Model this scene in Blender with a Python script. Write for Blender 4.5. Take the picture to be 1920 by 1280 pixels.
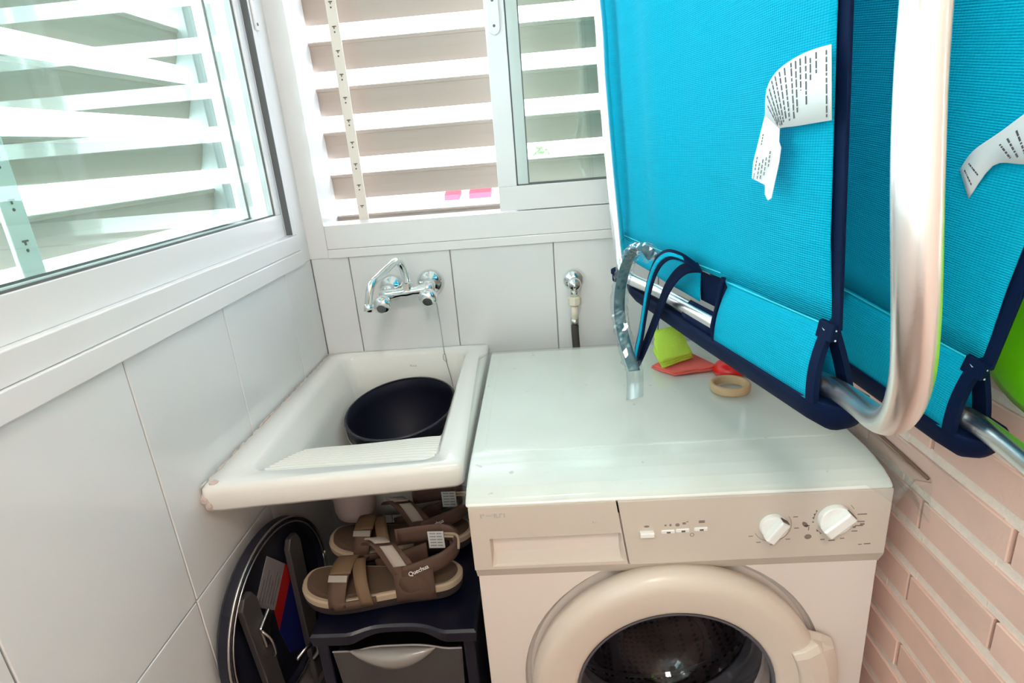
import bpy, bmesh, math, random
from mathutils import Vector, Matrix, noise
random.seed(7)
PI = math.pi
for o in list(bpy.data.objects):
    bpy.data.objects.remove(o)
SC = bpy.context.scene
COL = SC.collection

# ------------------------------------------------------------------ camera
cam_d = bpy.data.cameras.new('camera')
cam = bpy.data.objects.new('camera', cam_d); COL.objects.link(cam)
cam_d.sensor_width = 36.0
cam_d.lens = 1100.77 / 1920 * 36.0
cam_d.clip_start = 0.02
cam.matrix_world = Matrix(((0.99634255, 0.06304231, 0.05768183, 0.0),
                           (0.03437658, 0.32228045, -0.94601985, 0.0),
                           (-0.078229, 0.94454273, 0.31893455, 1.32),
                           (0, 0, 0, 1)))
SC.camera = cam

# ------------------------------------------------------------------ world, light, exposure
W = bpy.data.worlds.new('overcast'); SC.world = W; W.use_nodes = True
bg = W.node_tree.nodes['Background']
bg.inputs[0].default_value = (0.88, 0.97, 1.08, 1)
bg.inputs[1].default_value = 1.8
SC.view_settings.view_transform = 'Standard'
SC.view_settings.look = 'None'
SC.view_settings.gamma = 1.0
SC.view_settings.use_curve_mapping = False
SC.view_settings.exposure = 2.7
SC.cycles.use_denoising = True
SC.cycles.max_bounces = 10
SC.cycles.diffuse_bounces = 6
SC.cycles.glossy_bounces = 5
SC.cycles.transparent_max_bounces = 16
SC.cycles.sample_clamp_indirect = 6.0

def area(name, loc, rot, sx, sy, power, color=(1, 1, 1), portal=False):
    d = bpy.data.lights.new(name, 'AREA'); d.shape = 'RECTANGLE'
    d.size = sx; d.size_y = sy; d.energy = power; d.color = color
    d.cycles.is_portal = portal
    o = bpy.data.objects.new(name, d); COL.objects.link(o)
    o.location = loc; o.rotation_euler = rot
    return o

YB, XL, XR, YF, ZC = 1.42, -0.567, 0.50, -1.7, 2.45     # room limits
area('portal_left', (XL - 0.05, -0.15, 1.72), (0, -PI / 2, 0), 1.2, 3.0, 1, portal=True)
area('portal_back', (-0.03, YB + 0.06, 1.72), (-PI / 2, 0, 0), 1.05, 1.2, 1, portal=True)
# the gallery's own ceiling lamp hangs behind the photographer (built further down)
area('ceiling_lamp_light', (0.0, -0.55, 2.385), (0, 0, 0), 0.34, 0.34, 0.9, (1.0, 0.87, 0.76))

# ------------------------------------------------------------------ materials
MATS = {}
def nd(nt, t, **kw):
    n = nt.nodes.new(t)
    for k, v in kw.items():
        if k in n.inputs: n.inputs[k].default_value = v
        else: setattr(n, k, v)
    return n
def mat(name, color, rough=0.5, metal=0.0, var=0.0, vscale=6.0, bump=0.0, bscale=60.0, coat=0.0,
        spec=0.5, trans=0.0, rand=0.0, dist=0.01, color2=None):
    m = bpy.data.materials.new(name); m.use_nodes = True; nt = m.node_tree
    p = nt.nodes['Principled BSDF']
    c4 = (*color, 1)
    p.inputs['Base Color'].default_value = c4
    p.inputs['Roughness'].default_value = rough
    p.inputs['Metallic'].default_value = metal
    p.inputs['Coat Weight'].default_value = coat
    p.inputs['Specular IOR Level'].default_value = spec
    tc = nd(nt, 'ShaderNodeTexCoord')
    if var > 0 or rand > 0:
        n = nd(nt, 'ShaderNodeTexNoise'); n.inputs['Scale'].default_value = vscale; n.inputs['Detail'].default_value = 6
        nt.links.new(tc.outputs['Object'], n.inputs['Vector'])
        mx = nd(nt, 'ShaderNodeMix', data_type='RGBA')
        mx.inputs[6].default_value = c4
        c2 = color2 or tuple(c * (1 - 0.8 * var) for c in color)
        mx.inputs[7].default_value = (*c2, 1)
        rp = nd(nt, 'ShaderNodeMapRange'); rp.inputs['From Min'].default_value = 0.42; rp.inputs['From Max'].default_value = 0.75
        nt.links.new(n.outputs['Fac'], rp.inputs['Value'])
        nt.links.new(rp.outputs['Result'], mx.inputs[0])
        out = mx.outputs[2]
        if rand > 0:
            oi = nd(nt, 'ShaderNodeObjectInfo'); hs = nd(nt, 'ShaderNodeHueSaturation')
            mr = nd(nt, 'ShaderNodeMapRange'); mr.inputs['To Min'].default_value = 1 - rand; mr.inputs['To Max'].default_value = 1 + rand
            nt.links.new(oi.outputs['Random'], mr.inputs['Value'])
            nt.links.new(mr.outputs['Result'], hs.inputs['Value'])
            nt.links.new(out, hs.inputs['Color']); out = hs.outputs['Color']
        nt.links.new(out, p.inputs['Base Color'])
    if bump > 0:
        n2 = nd(nt, 'ShaderNodeTexNoise'); n2.inputs['Scale'].default_value = bscale; n2.inputs['Detail'].default_value = 5
        nt.links.new(tc.outputs['Object'], n2.inputs['Vector'])
        b = nd(nt, 'ShaderNodeBump'); b.inputs['Strength'].default_value = bump; b.inputs['Distance'].default_value = dist
        nt.links.new(n2.outputs['Fac'], b.inputs['Height']); nt.links.new(b.outputs['Normal'], p.inputs['Normal'])
    if trans > 0:
        t = nd(nt, 'ShaderNodeBsdfTranslucent'); t.inputs[0].default_value = c4
        ms = nd(nt, 'ShaderNodeMixShader'); ms.inputs[0].default_value = trans
        o = nt.nodes['Material Output']
        nt.links.new(p.outputs[0], ms.inputs[1]); nt.links.new(t.outputs[0], ms.inputs[2]); nt.links.new(ms.outputs[0], o.inputs[0])
    MATS[name] = m
    return m
def clear(name, tint=(1, 1, 1), body=0.0, body_color=(1, 1, 1), rough=0.0, gain=1.0):
    """thin clear sheet: transparent + Schlick mirror (+ a share of diffuse body)"""
    m = bpy.data.materials.new(name); m.use_nodes = True; nt = m.node_tree
    for n in list(nt.nodes):
        if n.type != 'OUTPUT_MATERIAL': nt.nodes.remove(n)
    o = nt.nodes['Material Output']
    tr = nd(nt, 'ShaderNodeBsdfTransparent'); tr.inputs[0].default_value = (*tint, 1)
    gl = nd(nt, 'ShaderNodeBsdfGlossy'); gl.inputs['Roughness'].default_value = rough
    lw = nd(nt, 'ShaderNodeLayerWeight'); lw.inputs[0].default_value = 0.5
    pw = nd(nt, 'ShaderNodeMath', operation='POWER'); pw.inputs[1].default_value = 5
    ml = nd(nt, 'ShaderNodeMath', operation='MULTIPLY_ADD'); ml.inputs[1].default_value = 0.96 * gain; ml.inputs[2].default_value = 0.04 * gain
    nt.links.new(lw.outputs['Facing'], pw.inputs[0]); nt.links.new(pw.outputs[0], ml.inputs[0])
    src = tr.outputs[0]
    if body > 0:
        df = nd(nt, 'ShaderNodeBsdfDiffuse'); df.inputs[0].default_value = (*body_color, 1)
        mb = nd(nt, 'ShaderNodeMixShader'); mb.inputs[0].default_value = body
        nt.links.new(tr.outputs[0], mb.inputs[1]); nt.links.new(df.outputs[0], mb.inputs[2]); src = mb.outputs[0]
    ms = nd(nt, 'ShaderNodeMixShader')
    nt.links.new(ml.outputs[0], ms.inputs[0]); nt.links.new(src, ms.inputs[1]); nt.links.new(gl.outputs[0], ms.inputs[2])
    nt.links.new(ms.outputs[0], o.inputs[0])
    MATS[name] = m
    return m

M_TILE = mat('glazed_tile', (0.755, 0.77, 0.775), 0.10, var=0.05, vscale=3, rand=0.015, bump=0.06, bscale=7, dist=0.02)
M_GROUT = mat('grout', (0.52, 0.52, 0.51), 0.8)
M_PLASTER = mat('plaster', (0.80, 0.79, 0.77), 0.8, bump=0.1, bscale=90)
M_FLOOR = mat('floor_tile', (0.30, 0.22, 0.18), 0.35, var=0.2)
M_BRICK = mat('brick', (0.76, 0.49, 0.40), 0.75, var=0.12, vscale=14, rand=0.06, bump=0.15, bscale=160, dist=0.004)
M_MORTAR = mat('mortar', (0.84, 0.69, 0.60), 0.95, var=0.12, vscale=70, bump=0.5, bscale=240, dist=0.003)
M_ALU = mat('white_aluminium', (0.80, 0.80, 0.80), 0.22, coat=0.2)
M_GASKET = mat('grey_gasket', (0.12, 0.13, 0.13), 0.6)
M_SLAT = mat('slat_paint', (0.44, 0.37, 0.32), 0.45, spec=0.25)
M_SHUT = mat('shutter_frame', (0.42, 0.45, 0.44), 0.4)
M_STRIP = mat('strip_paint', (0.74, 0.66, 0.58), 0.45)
M_SLOT = mat('slot_dark', (0.12, 0.09, 0.08), 0.7)
M_GLASS = clear('window_glass', (0.92, 0.975, 0.955), gain=0.95)
M_CERAMIC = mat('glazed_ceramic', (0.84, 0.835, 0.79), 0.12, coat=0.3)
M_CRACK = mat('chipped_putty', (0.70, 0.58, 0.53), 0.9, bump=1.0, bscale=120, dist=0.01)
M_CHROME = mat('chrome', (0.80, 0.84, 0.84), 0.06, metal=1.0)
M_STEEL = mat('dull_steel', (0.55, 0.55, 0.54), 0.28, metal=1.0)
M_ALUTUBE = mat('aluminium_tube', (0.92, 0.90, 0.89), 0.27, metal=1.0, bump=0.03, bscale=300, dist=0.002)
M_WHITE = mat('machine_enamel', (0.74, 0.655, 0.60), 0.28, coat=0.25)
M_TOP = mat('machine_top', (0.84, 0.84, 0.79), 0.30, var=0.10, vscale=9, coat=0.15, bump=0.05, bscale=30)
def specks(m, color, scale, lo, hi):
    nt = m.node_tree; p = nt.nodes['Principled BSDF']; src = p.inputs['Base Color'].links[0].from_socket
    tc = nd(nt, 'ShaderNodeTexCoord'); n = nd(nt, 'ShaderNodeTexNoise'); n.inputs['Scale'].default_value = scale; n.inputs['Detail'].default_value = 3
    nt.links.new(tc.outputs['Object'], n.inputs['Vector'])
    r = nd(nt, 'ShaderNodeMapRange'); r.inputs['From Min'].default_value = lo; r.inputs['From Max'].default_value = hi; r.inputs['To Max'].default_value = 0.6
    nt.links.new(n.outputs['Fac'], r.inputs['Value'])
    mx = nd(nt, 'ShaderNodeMix', data_type='RGBA'); mx.inputs[7].default_value = (*color, 1)
    nt.links.new(r.outputs[0], mx.inputs[0]); nt.links.new(src, mx.inputs[6]); nt.links.new(mx.outputs[2], p.inputs['Base Color'])
specks(M_TOP, (0.40, 0.36, 0.28), 48, 0.70, 0.76)
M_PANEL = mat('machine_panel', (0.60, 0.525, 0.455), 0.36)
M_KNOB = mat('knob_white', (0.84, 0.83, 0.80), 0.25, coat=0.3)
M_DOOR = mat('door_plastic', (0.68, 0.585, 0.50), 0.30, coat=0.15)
M_PRINT = mat('grey_print', (0.23, 0.19, 0.16), 0.7)
M_FADED = mat('faded_print', (0.42, 0.42, 0.40), 0.7)
M_PORT = clear('porthole_glass', (0.80, 0.78, 0.82), gain=1.2)
M_RUBBER = mat('grey_rubber', (0.10, 0.10, 0.115), 0.45)
M_BUCKET = mat('bucket_plastic', (0.004, 0.005, 0.016), 0.5, spec=0.25)
M_TEAL = mat('teal_mesh', (0.0, 0.50, 0.72), 0.7, trans=0.25, spec=0.12)
M_NAVY = mat('navy_binding', (0.0, 0.007, 0.036), 0.75, spec=0.15, bump=0.3, bscale=500, dist=0.001)
M_STITCH = mat('pale_thread', (0.55, 0.62, 0.68), 0.7)
M_SEAM = mat('teal_thread', (0.02, 0.62, 0.72), 0.6)
M_PAPER = mat('label_cloth', (0.86, 0.86, 0.85), 0.7, trans=0.15)
M_INK = mat('ink', (0.10, 0.09, 0.10), 0.8)
M_FILM = clear('clear_film', (0.985, 0.995, 0.99), body=0.035, body_color=(0.70, 0.72, 0.68), rough=0.12, gain=0.55)
M_SLEEVE = clear('crinkled_plastic', (0.90, 0.95, 0.96), body=0.03, body_color=(0.85, 0.9, 0.92), rough=0.08, gain=2.0)
M_LIME = mat('lime_microfibre', (0.62, 0.86, 0.08), 0.95, bump=0.8, bscale=420, dist=0.003)
M_CORAL = mat('coral_microfibre', (0.90, 0.16, 0.13), 0.95, bump=0.8, bscale=420, dist=0.003)
M_RED = mat('red_plastic', (0.78, 0.012, 0.008), 0.3)
M_WOOD = mat('pale_wood', (0.60, 0.40, 0.22), 0.5, var=0.2, vscale=25)
M_GREEN = mat('lime_vinyl', (0.22, 0.72, 0.0), 0.35, var=0.35, vscale=5, color2=(0.03, 0.42, 0.0))
M_NAVYP = mat('navy_plastic', (0.002, 0.003, 0.013), 0.3)
M_FROST = clear('frosted_drawer', (0.5, 0.5, 0.53), body=0.55, body_color=(0.11, 0.10, 0.10), rough=0.15)
M_HANDLE = clear('milky_handle', (0.8, 0.8, 0.8), body=0.6, body_color=(0.45, 0.42, 0.40), rough=0.1)
M_SOLE = mat('sole_rubber', (0.025, 0.015, 0.015), 0.8)
M_RIM = mat('tan_foam', (0.42, 0.33, 0.23), 0.8)
M_FOOTBED = mat('footbed', (0.10, 0.062, 0.040), 0.85, bump=0.3, bscale=300, dist=0.002)
M_STRAP = mat('brown_strap', (0.10, 0.054, 0.038), 0.75, bump=0.25, bscale=400, dist=0.001)
M_STRAPT = mat('tan_strap', (0.165, 0.10, 0.055), 0.75, bump=0.2, bscale=400, dist=0.001)
M_VELCRO = mat('grey_velcro', (0.36, 0.32, 0.28), 0.85, bump=0.4, bscale=500, dist=0.001)
M_LINING = mat('mauve_lining', (0.15, 0.08, 0.07), 0.85)
M_BLACK = mat('black_plastic', (0.012, 0.012, 0.016), 0.4)
M_GREYBAR = mat('grey_bar', (0.05, 0.045, 0.047), 0.45)
M_STICKW = mat('sticker_white', (0.20, 0.19, 0.20), 0.5)
M_STICKR = mat('sticker_red', (0.32, 0.006, 0.006), 0.5)
M_STICKB = mat('sticker_blue', (0.004, 0.008, 0.11), 0.5)
M_CREAMNUT = mat('cream_nut', (0.72, 0.66, 0.54), 0.4)
M_HOSE = mat('dark_hose', (0.06, 0.05, 0.045), 0.6)
M_LEAF = mat('leaf', (0.10, 0.35, 0.05), 0.6)
M_FACADE = mat('pale_facade', (0.72, 0.71, 0.69), 0.9)
M_AWN = mat('red_awning', (0.75, 0.05, 0.08), 0.8)
M_STREET = mat('street', (0.35, 0.35, 0.35), 0.9)
M_LAMP = bpy.data.materials.new('lamp_diffuser'); M_LAMP.use_nodes = True
_p = M_LAMP.node_tree.nodes['Principled BSDF']; _p.inputs['Emission Color'].default_value = (1, 0.88, 0.76, 1); _p.inputs['Emission Strength'].default_value = 4

def weave(m, scale, ang=0.0, strength=0.5, dist=0.0015):
    nt = m.node_tree; p = nt.nodes['Principled BSDF']
    tc = nd(nt, 'ShaderNodeTexCoord')
    w = nd(nt, 'ShaderNodeTexWave', bands_direction='Z'); w.inputs['Scale'].default_value = scale
    nt.links.new(tc.outputs['Object'], w.inputs['Vector'])
    w2 = nd(nt, 'ShaderNodeTexWave', bands_direction='Y'); w2.inputs['Scale'].default_value = scale * 0.6
    nt.links.new(tc.outputs['Object'], w2.inputs['Vector'])
    ad = nd(nt, 'ShaderNodeMath', operation='MULTIPLY_ADD'); ad.inputs[1].default_value = 0.5
    nt.links.new(w2.outputs['Fac'], ad.inputs[0]); nt.links.new(w.outputs['Fac'], ad.inputs[2])
    b = nd(nt, 'ShaderNodeBump'); b.inputs['Strength'].default_value = strength; b.inputs['Distance'].default_value = dist
    nt.links.new(ad.outputs[0], b.inputs['Height']); nt.links.new(b.outputs['Normal'], p.inputs['Normal'])
weave(M_TEAL, 130)

def drum_mat():
    m = mat('perforated_drum', (0.30, 0.28, 0.31), 0.25, metal=1.0)
    nt = m.node_tree; p = nt.nodes['Principled BSDF']
    tc = nd(nt, 'ShaderNodeTexCoord'); v = nd(nt, 'ShaderNodeTexVoronoi'); v.inputs['Scale'].default_value = 75; v.inputs['Randomness'].default_value = 0.15
    nt.links.new(tc.outputs['Object'], v.inputs['Vector'])
    r = nd(nt, 'ShaderNodeMapRange'); r.inputs['From Min'].default_value = 0.25; r.inputs['From Max'].default_value = 0.38
    nt.links.new(v.outputs['Distance'], r.inputs['Value'])
    mx = nd(nt, 'ShaderNodeMix', data_type='RGBA'); mx.inputs[6].default_value = (0.01, 0.01, 0.015, 1); mx.inputs[7].default_value = (0.42, 0.39, 0.42, 1)
    nt.links.new(r.outputs[0], mx.inputs[0]); nt.links.new(mx.outputs[2], p.inputs['Base Color'])
    return m
M_DRUM = drum_mat()

# ------------------------------------------------------------------ mesh helpers
def link(name, bm, m, parent=None, smooth=False, bevel=0.0, segs=2, solid=0.0, subsurf=0, autosmooth=None, offset=0.0):
    bmesh.ops.recalc_face_normals(bm, faces=bm.faces)
    me = bpy.data.meshes.new(name); bm.to_mesh(me); bm.free()
    return link_me(name, me, m, parent, smooth, bevel, segs, solid, subsurf, offset)
def link_me(name, me, m, parent=None, smooth=False, bevel=0.0, segs=2, solid=0.0, subsurf=0, offset=0.0):
    if m and not me.materials: me.materials.append(m)
    o = bpy.data.objects.new(name, me); COL.objects.link(o)
    if smooth:
        for p in me.polygons: p.use_smooth = True
    if solid:
        s = o.modifiers.new('solid', 'SOLIDIFY'); s.thickness = solid; s.offset = offset
    if bevel:
        b = o.modifiers.new('bevel', 'BEVEL'); b.width = bevel; b.segments = segs; b.limit_method = 'ANGLE'; b.angle_limit = 0.6
        b.harden_normals = False
    if subsurf:
        s = o.modifiers.new('sub', 'SUBSURF'); s.levels = subsurf; s.render_levels = subsurf
    if parent: adopt(o, parent)
    return o
def adopt(o, parent):
    o.parent = parent
    base = Vector(parent.get('_base', (0, 0, 0)))
    o.matrix_parent_inverse = Matrix.Translation(-base)
def thing(name, label, cat, base=(0, 0, 0), group=None):
    o = bpy.data.objects.new(name, None); COL.objects.link(o)
    o.empty_display_size = 0.05
    o.location = base; o['_base'] = tuple(base)
    o['label'] = label; o['category'] = cat
    if group: o['group'] = group
    return o
def tag(o, label, cat, group=None):
    o['label'] = label; o['category'] = cat
    if group: o['group'] = group
    return o
def struct(o):
    o['kind'] = 'structure'; return o
def add_box(bm, x0, x1, y0, y1, z0, z1):
    vs = [bm.verts.new((x, y, z)) for x in (x0, x1) for y in (y0, y1) for z in (z0, z1)]
    for f in ((0, 1, 3, 2), (4, 6, 7, 5), (0, 4, 5, 1), (2, 3, 7, 6), (0, 2, 6, 4), (1, 5, 7, 3)):
        bm.faces.new([vs[i] for i in f])
def box(x0, x1, y0, y1, z0, z1):
    bm = bmesh.new(); add_box(bm, x0, x1, y0, y1, z0, z1); return bm
def add_prism(bm, poly, fn, d0, d1):
    """poly of (u,v), fn(u,v,d)->xyz, from depth d0 to d1"""
    a = [bm.verts.new(fn(u, v, d0)) for u, v in poly]; b = [bm.verts.new(fn(u, v, d1)) for u, v in poly]
    bm.faces.new(a); bm.faces.new(b[::-1])
    n = len(poly)
    for i in range(n): bm.faces.new((a[i], a[(i + 1) % n], b[(i + 1) % n], b[i]))
def prism(poly, fn, d0, d1):
    bm = bmesh.new(); add_prism(bm, poly, fn, d0, d1); return bm
FX = lambda u, v, d: (d, u, v)
FY = lambda u, v, d: (u, d, v)
FZ = lambda u, v, d: (u, v, d)
def add_loft(bm, loops, cap0=True, cap1=True, closed=True):
    rows = [[bm.verts.new(p) for p in L] for L in loops]
    n = len(rows[0])
    for a, b in zip(rows, rows[1:]):
        for i in range(n if closed else n - 1):
            j = (i + 1) % n
            bm.faces.new((a[i], a[j], b[j], b[i]))
    if cap0: bm.faces.new(rows[0])
    if cap1: bm.faces.new(rows[-1][::-1])
def loft(loops, **k):
    bm = bmesh.new(); add_loft(bm, loops, **k); return bm
def smooth_path(pts, n=6):
    P = [Vector(p) for p in pts]; out = []
    for i in range(len(P) - 1):
        p0 = P[max(i - 1, 0)]; p1 = P[i]; p2 = P[i + 1]; p3 = P[min(i + 2, len(P) - 1)]
        for k in range(n):
            t = k / n
            out.append(0.5 * ((2 * p1) + (p2 - p0) * t + (2 * p0 - 5 * p1 + 4 * p2 - p3) * t * t + (3 * p1 - p0 - 3 * p2 + p3) * t ** 3))
    out.append(P[-1]); return out
def frames(P):
    T = []
    for i in range(len(P)):
        a = P[max(i - 1, 0)]; b = P[min(i + 1, len(P) - 1)]
        T.append((b - a).normalized())
    n = T[0].orthogonal().normalized(); N = []
    for t in T:
        n = (n - t * n.dot(t)).normalized(); N.append(n)
    return T, N
def add_tube(bm, pts, r, seg=12, smooth=0, caps=True, closed=False):
    P = smooth_path(pts, smooth) if smooth else [Vector(p) for p in pts]
    if closed: P = P + [P[0]]
    T, N = frames(P); loops = []
    for i, p in enumerate(P):
        rr = r[min(i, len(r) - 1)] if isinstance(r, (list, tuple)) else r
        b = T[i].cross(N[i])
        loops.append([p + (N[i] * math.cos(2 * PI * k / seg) + b * math.sin(2 * PI * k / seg)) * rr for k in range(seg)])
    add_loft(bm, loops, caps, caps)
def tube(pts, r, seg=12, smooth=0, caps=True):
    bm = bmesh.new(); add_tube(bm, pts, r, seg, smooth, caps); return bm
def ring_pts(c, r, n, axis='y', a0=0, a1=2 * PI, sq=1):
    out = []
    for k in range(n):
        a = a0 + (a1 - a0) * k / n
        u, v = r * math.cos(a), r * math.sin(a)
        out.append((c[0] + u, c[1], c[2] + v) if axis == 'y' else (c[0] + u, c[1] + v, c[2]) if axis == 'z' else (c[0], c[1] + u, c[2] + v))
    return out
def add_lathe(bm, c, prof, n=32, axis='y', caps=(False, False)):
    """prof: list of (radius, offset along axis)"""
    loops = []
    for r, h in prof:
        cc = (c[0], c[1] + h, c[2]) if axis == 'y' else (c[0], c[1], c[2] + h) if axis == 'z' else (c[0] + h, c[1], c[2])
        loops.append(ring_pts(cc, max(r, 1e-5), n, axis))
    add_loft(bm, loops, *caps)
def lathe(c, prof, n=32, axis='y', caps=(True, True)):
    bm = bmesh.new(); add_lathe(bm, c, prof, n, axis, caps); return bm
def add_ball(bm, c, r, sx=1, sy=1, sz=1, u=16, v=10):
    m = Matrix.Translation(c) @ Matrix.Diagonal((r * sx, r * sy, r * sz, 1))
    bmesh.ops.create_uvsphere(bm, u_segments=u, v_segments=v, radius=1, matrix=m)
def grid(fn, nu, nv):
    bm = bmesh.new()
    V = [[bm.verts.new(fn(i / nu, j / nv)) for j in range(nv + 1)] for i in range(nu + 1)]
    for i in range(nu):
        for j in range(nv):
            bm.faces.new((V[i][j], V[i + 1][j], V[i + 1][j + 1], V[i][j + 1]))
    return bm
def rr(x0, x1, y0, y1, r, z, n=5):
    out = []
    for (cx, cy, a0) in ((x1 - r, y1 - r, 0), (x0 + r, y1 - r, PI / 2), (x0 + r, y0 + r, PI), (x1 - r, y0 + r, 1.5 * PI)):
        for k in range(n + 1):
            a = a0 + PI / 2 * k / n
            out.append((cx + r * math.cos(a), cy + r * math.sin(a), z))
    return out
def text(name, body, size, origin, xdir, ydir, m, parent, shear=0.0, ext=0.0002, align='LEFT'):
    c = bpy.data.curves.new(name, 'FONT'); c.body = body; c.size = size; c.extrude = ext; c.shear = shear; c.align_x = align
    c.materials.append(m)
    tmp = bpy.data.objects.new('tmp', c); COL.objects.link(tmp)
    me = bpy.data.meshes.new_from_object(tmp); me.name = name
    bpy.data.objects.remove(tmp); bpy.data.curves.remove(c)
    o = bpy.data.objects.new(name, me); COL.objects.link(o); o['kind'] = 'stuff'
    X = Vector(xdir).normalized(); Y = Vector(ydir); Y = (Y - X * Y.dot(X)).normalized(); Z = X.cross(Y)
    mw = Matrix((X, Y, Z)).transposed().to_4x4(); mw.translation = Vector(origin)
    o.matrix_world = mw
    if parent: adopt(o, parent)
    return o

# ------------------------------------------------------------------ room shell
struct(link('floor', box(XL - 0.12, XR + 0.12, YF - 0.1, YB + 0.12, -0.12, 0), M_FLOOR))
struct(link('ceiling', box(XL - 0.12, XR + 0.12, YF - 0.1, YB + 0.12, ZC, ZC + 0.1), M_PLASTER))
WZ0, WZ1 = 1.095, 2.25        # window opening heights
# back wall: low tiled wall, lintel above the window
bm = box(XL - 0.12, XR + 0.12, YB + 0.009, YB + 0.12, 0, WZ0 - 0.004); add_box(bm, XL - 0.12, XR + 0.12, YB + 0.009, YB + 0.12, WZ1, ZC)
wall_back = struct(link('wall_back', bm, M_GROUT))
bm = box(XL - 0.12, XL - 0.009, YF, YB + 0.009, 0, WZ0 - 0.004); add_box(bm, XL - 0.12, XL - 0.009, YF, YB + 0.009, WZ1, ZC)
wall_left = struct(link('wall_left', bm, M_GROUT))
wall_front = struct(link('wall_front', box(XL - 0.12, XR + 0.12, YF - 0.12, YF, 0, ZC), M_PLASTER))
wall_right = struct(link('wall_right', box(XR + 0.050, XR + 0.12, YF, YB + 0.009, 0, ZC), mat('dark_joint', (0.16, 0.09, 0.06), 0.9)))
# tiles
G = 0.0011
tile_me = {}
def tile(kind, a0, a1, z0, z1, parent):
    key = (kind, round(a1 - a0, 4), round(z1 - z0, 4))
    w, h = a1 - a0 - 2 * G, z1 - z0 - 2 * G
    if key not in tile_me:
        if kind == 'b': bm = box(0, w, 0, 0.009, 0, h)
        else: bm = box(-0.009, 0, 0, w, 0, h)
        bmesh.ops.bevel(bm, geom=[e for e in bm.edges], offset=0.0012, segments=1, affect='EDGES')
        bmesh.ops.recalc_face_normals(bm, faces=bm.faces)
        me = bpy.data.meshes.new('tile'); bm.to_mesh(me); bm.free(); me.materials.append(M_TILE); tile_me[key] = me
    o = bpy.data.objects.new('tile', tile_me[key]); COL.objects.link(o)
    o.location = (a0 + G, YB, z0 + G) if kind == 'b' else (XL, a0 + G, z0 + G)
    o.parent = parent
zs = [0.0, 0.285, 0.685, 1.088]
xs = [XL, -0.472, -0.220, 0.032, 0.284, XR + 0.006]
for z0, z1 in zip(zs, zs[1:]):
    for a, b in zip(xs, xs[1:]): tile('b', a, b, z0, z1, wall_back)
ys = [YB, 1.258, 0.985, 0.718, 0.443, 0.172, -0.10, -0.37, -0.64, -0.91, -1.18, -1.45, YF]
for z0, z1 in zip(zs, zs[1:]):
    for a, b in zip(ys, ys[1:]): tile('l', b, a, z0, z1, wall_left)
# bricks
CO, BL, MT = 0.0622, 0.290, 0.0155
def brick_mesh(L):
    bm = box(-0.0, 0.055, 0.0027, L - 0.0027, 0, CO - MT)
    bmesh.ops.bevel(bm, geom=[e for e in bm.edges], offset=0.0014, segments=1, affect='EDGES')
    bmesh.ops.recalc_face_normals(bm, faces=bm.faces)
    me = bpy.data.meshes.new('brick'); bm.to_mesh(me); bm.free(); me.materials.append(M_BRICK); return me
brick_me = {}
rest = bmesh.new()
for k in range(0, 40):
    # brick tops of course 13 are at z = 0.876, its upright joint at y = 0.56
    z0 = 0.876 - (CO - MT) + (k - 13) * CO
    if z0 + CO - MT > ZC: break
    if z0 < 0: continue
    bed = bed if 'bed' in globals() else bmesh.new()
    ya = YF
    while ya < YB:
        yb_ = min(ya + 0.06, YB + 0.009)
        add_box(bed, XR + 0.0035 + random.uniform(-0.0015, 0.0015), XR + 0.055, ya, yb_, max(0, z0 - MT - random.uniform(-0.0005, 0.001)), z0 + random.uniform(-0.0005, 0.001)); ya = yb_
    ph = 0.562 if k % 2 else 0.710
    j = int((YF - ph) / BL) - 1
    while True:
        y0 = ph + j * BL; y1 = y0 + BL; j += 1
        if y0 >= YB: break
        if y1 <= YF: continue
        y0c, y1c = max(y0, YF), min(y1, YB)
        if y1c > 0.2 and 0.1 < z0 < 1.75:
            key = round(y1c - y0c, 4)
            if key not in brick_me: brick_me[key] = brick_mesh(y1c - y0c)
            o = bpy.data.objects.new('brick', brick_me[key]); COL.objects.link(o)
            o.location = (XR + random.uniform(-0.0012, 0.0012), y0c, z0); o.parent = wall_right
        else:
            add_box(rest, XR, XR + 0.052, y0c + 0.0014, y1c - 0.0014, max(z0, 0.001), z0 + CO - MT)
o = link('mortar_beds', bed, M_MORTAR, wall_right); o['kind'] = 'stuff'
o = link('brick_courses', rest, M_BRICK, wall_right); o['kind'] = 'stuff'

# ------------------------------------------------------------------ windows
def rail(bm, kind, u0, u1, d0, d1, z0, z1):
    """kind b: u along x, depth measured outwards from the wall face; kind l: u along y"""
    if kind == 'b': add_box(bm, u0, u1, YB + d0, YB + d1, z0, z1)
    else: add_box(bm, XL - d1, XL - d0, u0, u1, z0, z1)
def rails(kind, lst):
    bm = bmesh.new()
    for r_ in lst: rail(bm, kind, *r_)
    return bm
# corner post between the two windows
struct(link('trim_1', prism([(XL - 0.12, YB - 0.055), (XL + 0.0005, YB - 0.055), (XL + 0.0005, YB + 0.0005), (XL + 0.047, YB - 0.0005), (XL + 0.047, YB + 0.12), (XL - 0.12, YB + 0.12)], FZ, WZ0 - 0.008, WZ1), M_ALU, bevel=0.0015))
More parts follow.
